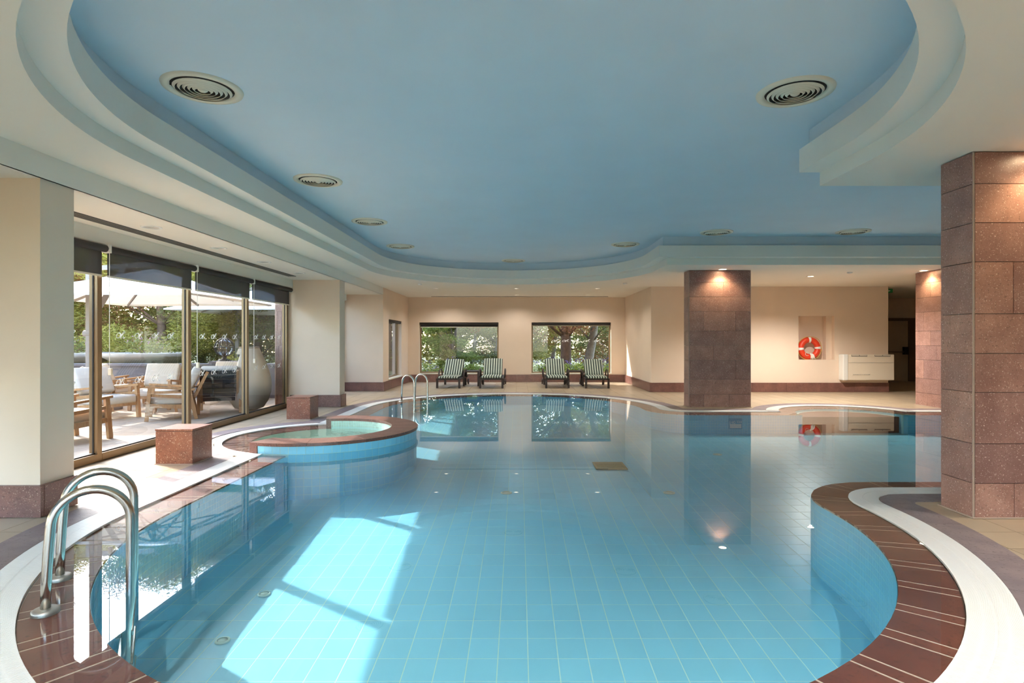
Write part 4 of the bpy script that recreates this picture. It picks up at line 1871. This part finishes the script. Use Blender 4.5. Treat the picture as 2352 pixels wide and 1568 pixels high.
# ------------------------------------------------------------------ life ring, fan coil unit
LR = thing('life_ring', 'orange life ring with white bands and rope in the wall niche', 'life ring', (8.06, YW + 0.13, NZ0))
RO, RT = 0.235, 0.078
LRz = RO + RT
m = MB()
ringpts = [(RO * cos(2 * pi * i / 48), 0, LRz + RO * sin(2 * pi * i / 48)) for i in range(48)]
m.tube(ringpts, RT, 16, closed=True)
m.build('ring', 'orange', LR, smooth=True)
for a in (pi / 2 + 0.02, 0.06, pi + 0.06, -pi / 2 + 0.35):
    m = MB()
    pts = [(RO * cos(a + d), 0, LRz + RO * sin(a + d)) for d in (-0.13, -0.06, 0.0, 0.06, 0.13)]
    m.tube(pts, RT + 0.003, 16)
    m.build('band', 'white', LR, smooth=True)
m = MB()
m.tube([((RO + RT + 0.006 + 0.02 * abs(sin(2 * a))) * cos(a), -0.02, LRz + (RO + RT + 0.006 + 0.02 * abs(sin(2 * a))) * sin(a) * 0.985 + 0.004) for a in [2 * pi * i / 60 for i in range(60)]], 0.008, 6, closed=True)
m.build('grab_line', 'ropey', LR, smooth=True)
m = MB()
for k in range(9):
    x = 0.0 + 0.012 * k
    m.tube([(-0.02, -RT - 0.01, 0.15 + 0.004 * k), (x * 0.5, -RT - 0.02, 0.12), (x, -RT - 0.02, 0.06), (x + 0.03 * sin(k), -RT - 0.015, 0.012)], 0.007, 6)
m.tube([(-0.1 + 0.05 * cos(a), -RT - 0.012, 0.16 + 0.05 * sin(a)) for a in [0.3 + 2 * pi * i / 16 for i in range(14)]], 0.006, 6)
m.build('rope', 'rope', LR, smooth=True)

FC = thing('fan_coil_unit', 'beige wall-hung fan coil unit with top grilles beside the corridor', 'heater', (8.80, YW, 0.335))
m = MB()
m.box((0.03, -0.22, 0.0), (1.40, 0.0, 0.70))
m.build('casing', 'ac', FC, bevel=0.018)
m = MB()
m.box((0.0, -0.235, -0.004), (0.14, 0.0, 0.705))
m.build('end_panel', 'white', FC, bevel=0.02)
m = MB()
m.box((0.15, -0.226, 0.475), (1.38, -0.2195, 0.479))
m.build('panel_seam', 'slot', FC)
for x0 in (0.23, 0.86):
    m = MB()
    m.box((x0, -0.224, 0.645), (x0 + 0.43, -0.2, 0.69))
    g = m.build('outlet_grille', 'slot', FC)
    for k in range(2):
        m = MB()
        m.box((x0 + 0.01 + k * 0.215, -0.23, 0.665), (x0 + 0.205 + k * 0.215, -0.222, 0.685))
        m.build('louver', 'ac', g)
m = MB()
m.box((0.24, -0.224, 0.125), (0.75, -0.2185, 0.185))
m.build('control_flap', 'ac', FC, bevel=0.002)
m = MB()
for k in range(26):
    w = random.choice((0.006, 0.01, 0.014))
    x = 0.27 + k * 0.018
    m.box((x, -0.2275, 0.148), (x + w, -0.2235, 0.158))
m.build('control_print', 'slot', FC)

# ------------------------------------------------------------------ terrace
terrace = thing('terrace_ground', 'pale paved terrace outside the glazing', 'terrace', kind='structure')
mb = MB()
mb.box((-26, -6, -0.2), (-5.0, 14.6, -0.012))
mb.build('paving_bed', 'grout', terrace)
cells = []
for i in range(24):
    for j in range(34):
        x1, y0 = -5.01 - i * 0.6, -5.5 + j * 0.6
        x0, y1 = x1 - 0.595, y0 + 0.595
        if y1 > 14.6:
            continue
        sz = screen_size([(x0, y0, 0), (x1, y0, 0), (x1, y1, 0), (x0, y1, 0)])
        px = CX + FPX * (x0 + x1) / 2 / max(0.1, (y0 + y1) / 2)
        if not 150 < px < 670 or y0 < 5.5:
            sz = 0
        cells.append(((lambda m, x0=x0, y0=y0, x1=x1, y1=y1: m.box((x0, y0, -0.02), (x1, y1, -0.002))), sz))
field(terrace, cells, 'paving_slab', 'paving_field', 'terrace', 200)
mb = MB()
mb.box((-60, 14.6, -0.3), (-4.2, 70, -0.05))
mb.box((-60, 20.2, -0.3), (60, 70, -0.06))
mb.box((-60, -40, -0.3), (-26, 14.6, -0.05))
mb.box((-26, -40, -0.3), (60, -6, -0.05))
o = mb.build('ground', 'lawn')
tag(o, 'green garden ground beyond the terrace and the end windows', 'ground', kind='structure')

pw = thing('parapet_wall', 'low grey stone wall along the far edge of the terrace', 'wall', kind='structure')
x = -16.0
while x < -5.3:
    L = 0.85 + random.random() * 0.3
    m = MB()
    m.box((x, 14.3, 0.0), (min(x + L, -5.3) - 0.01, 14.55, 0.78))
    m.build('wall_block', 'parapet', pw)
    m = MB()
    m.box((x, 14.25, 0.78), (min(x + L, -5.3) - 0.006, 14.6, 0.84))
    m.build('coping_block', 'parapet', pw, bevel=0.006)
    x += L


# umbrellas
def umbrella(label, hx, hy, half, mast, z0=2.28, z1=2.94):
    t = thing('terrace_umbrella', label, 'umbrella', (hx, hy, 0), group='square white terrace umbrellas')
    corners = [(-half, -half), (half, -half), (half, half), (-half, half)]
    pts = []
    for i in range(4):
        a, b = corners[i], corners[(i + 1) % 4]
        pts.append(a)
        pts.append(((a[0] + b[0]) / 2 * 0.985, (a[1] + b[1]) / 2 * 0.985))
    m = MB()
    vs = [(0, 0, z1)] + [(p[0] * 0.5, p[1] * 0.5, z0 + (z1 - z0) * 0.47) for p in pts] + [(p[0], p[1], z0 + (0.02 if k % 2 else 0)) for k, p in enumerate(pts)] + [(p[0], p[1], z0 - 0.035) for p in pts]
    fs = []
    for i in range(8):
        j = (i + 1) % 8
        fs += [(0, 1 + i, 1 + j), (1 + i, 9 + i, 9 + j, 1 + j), (9 + i, 17 + i, 17 + j, 9 + j)]
    m.add(vs, fs)
    m.build('canopy', 'canopy', t)
    m = MB()
    m.lathe([(0.07, z1 - 0.12), (0.085, z1 - 0.05), (0.06, z1 - 0.02), (0.0, z1 - 0.015)], 14)
    m.lathe([(0.05, z1 - 0.46), (0.08, z1 - 0.44), (0.08, z1 - 0.36), (0.05, z1 - 0.34)], 14)
    m.tube([(0, 0, z1 - 0.5), (0, 0, z1 - 0.05)], 0.035, 10)
    m.build('hub', 'pole', t, smooth=True)
    for p in pts:
        m = MB()
        m.bar((p[0] * 0.03, p[1] * 0.03, z1 - 0.07), (p[0] * 0.98, p[1] * 0.98, z0 - 0.02), 0.03, 0.045)
        rb = m.build('rib', 'pole', t)
        m = MB()
        m.bar((p[0] * 0.03, p[1] * 0.03, z1 - 0.40), (p[0] * 0.5, p[1] * 0.5, z0 + (z1 - z0) * 0.46 - 0.05), 0.022, 0.03)
        m.build('strut', 'pole', rb)
    mx, my = mast
    m = MB()
    m.box((mx - 0.05, my - 0.05, 0.1), (mx + 0.05, my + 0.05, 2.9))
    m.build('mast', 'pole', t, bevel=0.008)
    m = MB()
    m.bar((mx, my, 1.75), (mx * 0.45, my * 0.45, 3.02), 0.07, 0.1)
    m.bar((mx, my, 2.85), (0, 0, z1 + 0.1), 0.06, 0.09)
    m.build('arm', 'pole', t)
    m = MB()
    m.tube([(mx - 0.1, my, 1.55), (mx + 0.1, my, 1.55)], 0.07, 14)
    m.bar((mx + 0.1, my, 1.55), (mx + 0.16, my, 1.72), 0.02)
    m.build('crank', 'pole', t)
    m = MB()
    m.box((mx - 0.4, my - 0.4, 0.0), (mx + 0.4, my + 0.4, 0.12))
    m.build('base_plate', 'parapet', t, bevel=0.01)
    return t


umbrella('white square umbrella closest to the glazing, over the armchairs', -7.75, 12.3, 1.75, (-0.85, -0.7))
umbrella('white square umbrella beyond the parapet, behind the globe lamp', -7.8, 17.3, 1.75, (-1.3, 1.4))
umbrella('white umbrella farthest out over the terrace corner', -12.2, 11.0, 1.75, (-1.4, 0.6))


# armchairs
def make_armchair(dark):
    t = thing('terrace_armchair', '', 'armchair', group='teak armchairs on the terrace')
    W, D = 0.36, 0.36
    for s in (-1, 1):
        m = MB()
        m.bar((s * W, -D + 0.02, 0), (s * (W - 0.0), -D + 0.07, 0.58), 0.055, 0.06, up=(0, 1, 0))
        m.build('leg', 'teak', t)
        m = MB()
        m.bar((s * W, D + 0.06, 0), (s * W, D - 0.06, 0.56), 0.055, 0.06, up=(0, 1, 0))
        m.build('leg', 'teak', t)
        m = MB()
        m.bar((s * W, -D + 0.0, 0.60), (s * W, D + 0.04, 0.53), 0.075, 0.035)
        m.build('armrest', 'teak', t)
        m = MB()
        m.bar((s * W, -D + 0.05, 0.45), (s * W, D - 0.02, 0.40), 0.025, 0.05)
        m.build('side_slat', 'teak', t)
        m = MB()
        m.bar((s * W, -D + 0.05, 0.27), (s * W, D, 0.22), 0.035, 0.07)
        m.build('seat_rail', 'teak', t)
        m = MB()
        m.bar((s * (W - 0.05), D - 0.05, 0.22), (s * (W - 0.05), D + 0.24, 0.84), 0.04, 0.05, up=(0, 1, 0))
        m.build('back_post', 'teak', t)
    m = MB()
    m.bar((-W, -D + 0.05, 0.265), (W, -D + 0.05, 0.265), 0.035, 0.075)
    m.build('front_rail', 'teak', t)
    k = 7 if dark else 4
    for i in range(k):
        f = (i + 0.6) / k
        m = MB()
        m.bar((-W + 0.05, D - 0.05 + 0.29 * f, 0.22 + 0.62 * f), (W - 0.05, D - 0.05 + 0.29 * f, 0.22 + 0.62 * f), 0.014, 0.075 if dark else 0.06, up=(0, 0.42, 0.9))
        m.build('back_slat', 'darkslat' if dark else 'teak', t)
    m = MB()
    m.box((-W + 0.035, -D + 0.02, 0.27), (W - 0.035, D - 0.02, 0.42))
    m.build('seat_cushion', 'cushion', t, bevel=0.035, smooth=True)
    mt = Matrix.Translation((0, D - 0.06, 0.42)) @ Matrix.Rotation(-0.43, 4, 'X')
    m = MB()
    m.box((-W + 0.04, -0.15, 0.0), (W - 0.04, 0.01, 0.50), mt)
    m.build('back_cushion', 'cushion', t, bevel=0.04, smooth=True)
    return t


ch_l, ch_d = make_armchair(False), make_armchair(True)
# local -Y is the chair's front; rz turns it
chairs = [(ch_l, -6.35, 10.55, radians(-62), 'cushioned teak armchair filling the middle of the second pane'),
          (ch_l, -7.45, 10.45, radians(72), 'cushioned teak armchair beside the bronze mullion, its arm towards the room'),
          (ch_l, -7.55, 12.05, radians(12), 'cushioned teak armchair farther back, facing the room'),
          (ch_d, -5.95, 11.55, radians(205), 'dark-slatted armchair turned away, beside the egg chair'),
          (ch_d, -6.35, 8.15, radians(160), 'dark-slatted armchair next to the near painted pier'),
          (ch_l, -8.6, 10.2, radians(80), 'cushioned teak armchair seen in the first pane'),
          (ch_l, -6.75, 13.3, radians(10), 'cushioned armchair below the globe lamp'),
          (ch_d, -8.9, 12.9, radians(150), 'dark-slatted armchair by the parapet')]
used = set()
for src, x, y, rz, lab in chairs:
    o = src if src.name not in used else copy_tree(src)
    used.add(src.name)
    o.location = (x, y, 0)
    o.rotation_euler = (0, 0, rz)
    o['label'] = lab


def coffee_table(label, x, y):
    t = thing('coffee_table', label, 'table', (x, y, 0))
    m = MB()
    m.lathe([(0.0, 0.43), (0.30, 0.43), (0.31, 0.445), (0.30, 0.46), (0.0, 0.46)], 28)
    m.build('table_top', 'white', t)
    for k in range(3):
        a = 2 * pi * k / 3 + 0.5
        m = MB()
        m.bar((0.16 * cos(a), 0.16 * sin(a), 0.43), (0.25 * cos(a), 0.25 * sin(a), 0.0), 0.045, 0.045)
        m.build('leg', 'teak', t)


coffee_table('round white coffee table between the teak armchairs', -7.0, 11.35)
coffee_table('low round table behind the cushioned armchairs', -8.3, 11.4)

# egg chair
eg = thing('egg_chair', 'white woven egg-shaped lounge chair behind the last pane', 'chair', (-5.46, 11.72, 0))
prof = [(0.16, 0.02), (0.27, 0.06), (0.36, 0.2), (0.41, 0.36), (0.425, 0.5), (0.41, 0.66), (0.36, 0.84), (0.30, 1.0), (0.24, 1.14), (0.20, 1.24), (0.18, 1.27)]
def egg_shell():
    m = MB()
    n = 40
    vs, fs, uv = [], [], []
    open_a = -1.9
    for r, z in prof:
        for j in range(n):
            a = 2 * pi * j / n
            vs.append((r * cos(a), r * sin(a), z))
    for i in range(len(prof) - 1):
        for j in range(n):
            a = 2 * pi * (j + 0.5) / n
            zc = (prof[i][1] + prof[i + 1][1]) / 2
            da = (a - 3.5 + pi) % (2 * pi) - pi
            if zc > 0.36 and zc < 1.1 and abs(da) < 0.85:
                continue
            fs.append((i * n + j, i * n + (j + 1) % n, (i + 1) * n + (j + 1) % n, (i + 1) * n + j))
    m.add(vs, fs)
    me = m.mesh('shell', 'woven', smooth=True)
    uvl = me.uv_layers.new(name='UVMap')
    for poly in me.polygons:
        js = [me.loops[li].vertex_index % n for li in poly.loop_indices]
        wrap = max(js) - min(js) > n / 2
        for li in poly.loop_indices:
            vi = me.loops[li].vertex_index
            j = vi % n
            if wrap and j == 0:
                j = n
            uvl.data[li].uv = (j / n * 2.2, me.vertices[vi].co.z * 1.5)
    o = link('shell', me, eg)
    md = o.modifiers.new('thickness', 'SOLIDIFY')
    md.thickness = 0.025
egg_shell()
m = MB()
m.lathe([(0.0, 0.36), (0.32, 0.36), (0.36, 0.42), (0.33, 0.49), (0.0, 0.5)], 28)
m.build('seat_cushion', 'cushion', eg, smooth=True)
m = MB()
m.lathe([(0.19, 1.255), (0.2, 1.27), (0.18, 1.285), (0.16, 1.27), (0.19, 1.255)], 30)
m.build('top_rim', 'woven', eg, smooth=True)

# globe lamp on its pier
gl = thing('globe_lamp', 'black caged glass globe lamp on the parapet pier', 'lamp', (-7.15, 14.05, 0.92))
m = MB()
m.lathe([(0.14, 0.0), (0.14, 0.03), (0.06, 0.05), (0.05, 0.10), (0.09, 0.12)], 20)
m.build('foot', 'black', gl, smooth=True)
m = MB()
m.lathe([(0.205 * sin(pi * i / 16) + 0.0001, 0.33 - 0.205 * cos(pi * i / 16)) for i in range(17)], 24)
m.build('globe', 'lampglass', gl, smooth=True)
for k in range(4):
    a = k * pi / 4 + 0.2
    m = MB()
    m.tube([(0.222 * cos(b) * cos(a), 0.222 * cos(b) * sin(a), 0.33 + 0.222 * sin(b)) for b in [2 * pi * i / 32 for i in range(32)]], 0.011, 6, closed=True)
    m.build('cage_hoop', 'black', gl, smooth=True)
m = MB()
m.tube([(0.222 * cos(b), 0.222 * sin(b), 0.33) for b in [2 * pi * i / 32 for i in range(32)]], 0.009, 6, closed=True)
m.build('cage_band', 'black', gl, smooth=True)
m = MB()
m.tube([(0.0, 0, 0.12), (0, 0, 0.22)], 0.04, 12)
m.build('bulb_holder', 'black', gl, smooth=True)
pi_ = thing('parapet_pier', 'square grey stone pier carrying the globe lamp', 'pier', (-7.15, 14.05, 0), kind='structure')
m = MB()
m.box((-0.2, -0.2, 0.0), (0.2, 0.2, 0.86))
m.build('shaft', 'parapet', pi_)
m = MB()
m.box((-0.25, -0.25, 0.86), (0.25, 0.25, 0.92))
m.build('cap', 'parapet', pi_, bevel=0.008)


# ------------------------------------------------------------------ plants
class LeafMesh:
    """many small four-cornered leaves in one mesh"""
    def __init__(self):
        self.q = []

    def build(self, name, mat, parent):
        co = np.concatenate(self.q).astype(np.float32)
        n = co.shape[0]
        me = bpy.data.meshes.new(name)
        me.vertices.add(n * 4)
        me.vertices.foreach_set('co', co.reshape(-1))
        me.loops.add(n * 4)
        me.loops.foreach_set('vertex_index', np.arange(n * 4, dtype=np.int32))
        me.polygons.add(n)
        me.polygons.foreach_set('loop_start', np.arange(0, n * 4, 4, dtype=np.int32))
        me.update(calc_edges=True)
        me.materials.append(M[mat])
        return link(name, me, parent)


def leaf_cloud(lm, centres, n_each, rad, size, squash=0.7, slim=0.35):
    c = np.repeat(np.array([tuple(v) for v in centres], dtype=float), n_each, axis=0)
    n = c.shape[0]
    d = RNG.normal(size=(n, 3))
    d /= np.linalg.norm(d, axis=1, keepdims=True)
    r = rad * RNG.random((n, 1)) ** 0.4
    p = c + d * r * np.array([1, 1, squash])
    u = RNG.normal(size=(n, 3)) * np.array([1, 1, 0.6])
    u /= np.linalg.norm(u, axis=1, keepdims=True)
    w = np.cross(u, RNG.normal(size=(n, 3)))
    w /= np.linalg.norm(w, axis=1, keepdims=True)
    L = size * (0.7 + 0.6 * RNG.random((n, 1))) / 2
    B = size * slim / 2
    lm.q.append(np.stack([p - u * L, p + w * B, p + u * L, p - w * B], axis=1))


def make_tree(name, label, group, h, crown_r, trunk_r, leaf, bark, n_cl, n_each, size, lean=(0, 0), crown_low=0.35, loc=(0, 0, 0), dry=0.0, slim=0.35):
    t = thing(name, label, 'tree', loc, group=group)
    top = Vector((lean[0], lean[1], h * 0.86))
    pts, rr = [], []
    for i in range(9):
        f = i / 8
        pts.append((top.x * f + 0.12 * sin(5 * f + h), top.y * f + 0.1 * cos(4 * f + h) - 0.1, h * 0.86 * f))
        rr.append(trunk_r * (1 - 0.75 * f))
    m = MB()
    m.tube(pts, rr, 10)
    m.build('trunk', bark, t, smooth=True)
    centres = []
    m = MB()
    for i in range(n_cl):
        f = crown_low + (1 - crown_low) * random.random()
        a = random.random() * 2 * pi
        prof_ = sin(pi * min(1, 0.18 + (f - crown_low) / (1 - crown_low) * 0.8))
        r = crown_r * (0.35 + 0.65 * random.random()) * (0.35 + 0.65 * prof_)
        c = Vector((top.x * f + r * cos(a), top.y * f + r * sin(a), h * f))
        centres.append(c)
        if i % 2 == 0:
            k = min(8, max(1, int(f * 0.8 * 8)))
            s = Vector(pts[k])
            mid = (s + c) / 2 + Vector((0, 0, 0.15))
            m.tube([s, mid, c], [trunk_r * 0.22, trunk_r * 0.13, trunk_r * 0.05], 5)
    m.build('branches', bark, t, smooth=True)
    m = LeafMesh()
    nd = int(len(centres) * dry)
    leaf_cloud(m, centres[nd:], n_each, crown_r * 0.30, size, 0.6, slim=slim)
    m.build('foliage', leaf, t)
    if nd:
        m = LeafMesh()
        leaf_cloud(m, centres[:nd], n_each, crown_r * 0.30, size, 0.9, slim=slim)
        m.build('dry_needles', 'dry', t)
    return t


G1 = 'pine trees beyond the terrace wall'
specs = [(-11.5, 18.5, 6.0, 2.6, 'pine', 'yellow-green pine seen through the second pane from the pier'), (-14.5, 18.0, 5.4, 2.6, 'pine', 'yellow-green pine at the edge of the first pane'),
         (-9.4, 20.6, 6.6, 2.7, 'pine2', 'darker pine behind the globe lamp'), (-12.6, 23.0, 7.5, 3.2, 'pine2', 'tall dark pine behind the yellow-green pines'),
         (-8.0, 23.0, 7.4, 2.6, 'pine2', 'dark pine behind the egg chair'), (-17.5, 21.0, 6.0, 3.0, 'pine2', 'dark pine farthest out along the terrace wall')]
for x, y, h, r, lf, lab in specs:
    make_tree('pine_tree', lab, G1, h, r, 0.17, lf, 'bark', 64, 1500, 0.12, (random.uniform(-0.4, 0.4), random.uniform(-0.4, 0.4)), 0.12, (x, y, -0.06), 0.1, 0.19)
for x, y, h, r, lab in ((-21.0, 25.0, 8.0, 4.0, 'broad dark tree far behind the pines, outermost'), (-16.0, 27.0, 8.5, 4.2, 'broad dark tree far behind the pines, second'), (-11.0, 28.5, 9.0, 4.2, 'broad dark tree far behind the pines, third'), (-6.5, 29.0, 9.0, 4.0, 'broad dark tree far behind the pines, by the nook')):
    make_tree('broad_tree', lab, 'broad trees far behind the pines', h, r, 0.25, 'pine2', 'bark', 60, 330, 0.26, (0.2, 0.2), 0.06, (x, y, -0.06))
src_tree = [o for o in COL.objects if o.name.startswith('broad_tree')][0]
for x, y, rz, lab in ((-19.0, 9.0, 0.7, 'added sky-blocking tree beside the terrace, third'), (-18.5, 4.0, 1.9, 'added sky-blocking tree beside the terrace, second'), (-18.0, -1.5, 3.1, 'added sky-blocking tree beside the terrace, first')):
    o = copy_tree(src_tree)  # out-of-view trees added to screen off low sky light
    o.location = (x, y, -0.06)
    o.rotation_euler = (0, 0, rz)
    o['label'] = lab
    o['group'] = 'added sky-blocking trees beside the terrace'
G2 = 'trees outside the end windows'
make_tree('garden_tree', 'thick reddish trunk standing just outside the end window', G2, 7.0, 2.4, 0.24, 'pine2', 'bark', 40, 700, 0.14, (0.1, 0.2), 0.32, (1.75, 23.2, -0.06), 0.45, 0.16)
make_tree('garden_tree', 'leaning grey trunk beside the thick trunk outside the end window', G2, 6.5, 2.2, 0.2, 'pine2', 'barkgrey', 36, 700, 0.14, (0.9, 0.3), 0.32, (2.55, 22.9, -0.06), 0.55, 0.16)
for x, y, h, r, lab in ((-3.5, 33.0, 8.0, 4.0, 'broad dark tree deep behind the first end window'), (2.5, 33.5, 8.0, 4.2, 'broad dark tree deep behind the trunk window'), (7.5, 33.0, 8.0, 4.0, 'broad dark tree deep in the garden corner')):
    make_tree('broad_tree', lab, 'broad trees deep in the garden', h, r, 0.25, 'pine2', 'bark', 60, 330, 0.26, (0.2, 0.2), 0.04, (x, y, -0.06))
for x, y, h, r, lf, lab, dr in ((-2.6, 23.0, 3.4, 1.1, 'bushy', 'pale green tree filling the near side of the first end window', 0.0), (-0.9, 24.2, 4.2, 1.6, 'pine2', 'dark tree at the far side of the first end window', 0.2),
                                (0.4, 25.2, 5.0, 1.9, 'pine', 'green tree seen past the trunks', 0.1), (4.0, 25.5, 5.0, 2.0, 'pine2', 'tree behind the leaning trunk', 0.3), (-4.4, 25.0, 5.0, 2.0, 'pine', 'green tree outside the nook corner', 0.0),
                                (1.6, 27.5, 5.5, 2.4, 'pine', 'tree deep in the garden behind the trunks', 0.0), (-2.2, 27.5, 5.5, 2.4, 'pine2', 'tree deep in the garden behind the pale tree', 0.1)):
    make_tree('garden_tree', lab, G2, h, r, 0.11, lf, 'barkgrey', 40, 420, 0.13, (0.1, 0.1), 0.12, (x, y, -0.06), dr, 0.22)


def bush(label, x, y, h, r, leaf, flowers=None, n=420, size=0.11, group=None, z=-0.06):
    t = thing('shrub', label, 'shrub', (x, y, z), group=group)
    m = LeafMesh()
    cs = [(r * 0.6 * cos(a), r * 0.6 * sin(a), h * (0.3 + 0.35 * random.random())) for a in [2 * pi * k / 7 for k in range(7)]] + [(0, 0, h * 0.65)]
    leaf_cloud(m, cs, n // 8, r * 0.55, size, 0.8)
    m.build('foliage', leaf, t)
    m = MB()
    for c in cs[:5]:
        m.tube([(0, 0, 0), (c[0] * 0.5, c[1] * 0.5, c[2] * 0.6), c], [0.02, 0.014, 0.006], 5)
    m.build('stem', 'bark', t)
    if flowers:
        m = LeafMesh()
        leaf_cloud(m, [(c[0], c[1], c[2] + h * 0.3) for c in cs], 9, r * 0.45, size * 0.6, 0.5)
        m.build('blossoms', flowers, t)
    return t


G3 = 'flowering shrubs under the end windows'
for k, x in enumerate((-3.3, -2.5, -1.7, -0.9, 0.55, 1.1, 1.7, 2.3, 2.9, 3.4)):
    bush(['violet-flowered shrub at the near jamb of the first end window', 'violet-flowered shrub below the pale green tree', 'leafy shrub behind the first side table', 'violet-flowered shrub at the far jamb of the first end window',
          'pale flowering shrub at the near jamb of the trunk window', 'flowering shrub left of the thick trunk', 'flowering shrub at the foot of the thick trunk', 'long-leaved shrub between the two trunks', 'violet-flowered shrub right of the leaning trunk', 'shrub at the far jamb of the trunk window'][k],
         x, 21.2 + 0.25 * (k % 3), 0.75 + 0.12 * (k % 2), 0.42, 'bushy', 'flower' if k != 2 else None, group=G3)
hp = thing('shade_hedge', 'unseen hedge in a long trough, added to shade the bay beside the camera', 'hedge', (-6.1, 4.7, 0))  # out-of-view hedge, added to block low sun before the near pier
m = MB()
m.box((-0.25, -0.75, 0.0), (0.25, 0.75, 0.5))
m.build('trough', 'parapet', hp, bevel=0.01)
m = MB()
m.box((-0.12, -0.66, 0.5), (0.12, 0.66, 2.0))
m.build('inner_growth', 'pine2', hp)
m = LeafMesh()
leaf_cloud(m, [(0.02, -0.6 + 0.2 * i, 0.6 + 0.22 * j) for i in range(7) for j in range(7)], 46, 0.24, 0.12, 1.0)
m.build('foliage', 'pine2', hp)
G4 = 'stone planter bowls on the terrace edge'
for k, (x, y) in enumerate(((-10.0, 15.6), (-12.1, 15.6))):
    b = thing('planter_bowl', ['wide pale stone bowl with pink flowers behind the armchairs', 'wide pale stone bowl at the edge of the first pane'][k], 'planter', (x, y, -0.05), group=G4)
    m = MB()
    m.lathe([(0.34, 0.0), (0.36, 0.08), (0.2, 0.2), (0.2, 0.55), (0.34, 0.68), (0.75, 0.86), (1.0, 1.02), (1.04, 1.12), (0.98, 1.14), (0.92, 1.06), (0.0, 1.0)], 40)
    m.build('bowl', 'bowl', b, smooth=True)
    bush(['pink-flowered shrub growing in the stone bowl behind the armchairs', 'pink-flowered shrub growing in the bowl by the first pane'][k], x, y, 0.55, 0.6, 'pine2', 'pink', 500, 0.1, z=0.95, group='shrubs in the stone bowls')
for k in range(7):
    bush(['leafy shrub behind the parapet, farthest along', 'leafy shrub behind the parapet, second along', 'leafy shrub behind the parapet, by the outer bowl', 'leafy shrub behind the parapet, between the bowls', 'leafy shrub behind the parapet, beside the inner bowl', 'leafy shrub behind the parapet, near the globe lamp', 'leafy shrub behind the parapet and the egg chair'][k],
         -16.0 + 1.55 * k, 16.6 + 0.3 * (k % 2), 1.3, 0.75, 'pine' if k % 2 else 'pine2', None, 800, 0.13, group='shrubs behind the parapet')

# ------------------------------------------------------------------ reflection of a depth sign, modelled flipped on the far pool wall
dm = thing('sign_reflection', 'modelled water reflection of a blue 140 cm depth sign, below the free-standing pillar', 'sign', (4.18, YB - 0.318, -0.14))
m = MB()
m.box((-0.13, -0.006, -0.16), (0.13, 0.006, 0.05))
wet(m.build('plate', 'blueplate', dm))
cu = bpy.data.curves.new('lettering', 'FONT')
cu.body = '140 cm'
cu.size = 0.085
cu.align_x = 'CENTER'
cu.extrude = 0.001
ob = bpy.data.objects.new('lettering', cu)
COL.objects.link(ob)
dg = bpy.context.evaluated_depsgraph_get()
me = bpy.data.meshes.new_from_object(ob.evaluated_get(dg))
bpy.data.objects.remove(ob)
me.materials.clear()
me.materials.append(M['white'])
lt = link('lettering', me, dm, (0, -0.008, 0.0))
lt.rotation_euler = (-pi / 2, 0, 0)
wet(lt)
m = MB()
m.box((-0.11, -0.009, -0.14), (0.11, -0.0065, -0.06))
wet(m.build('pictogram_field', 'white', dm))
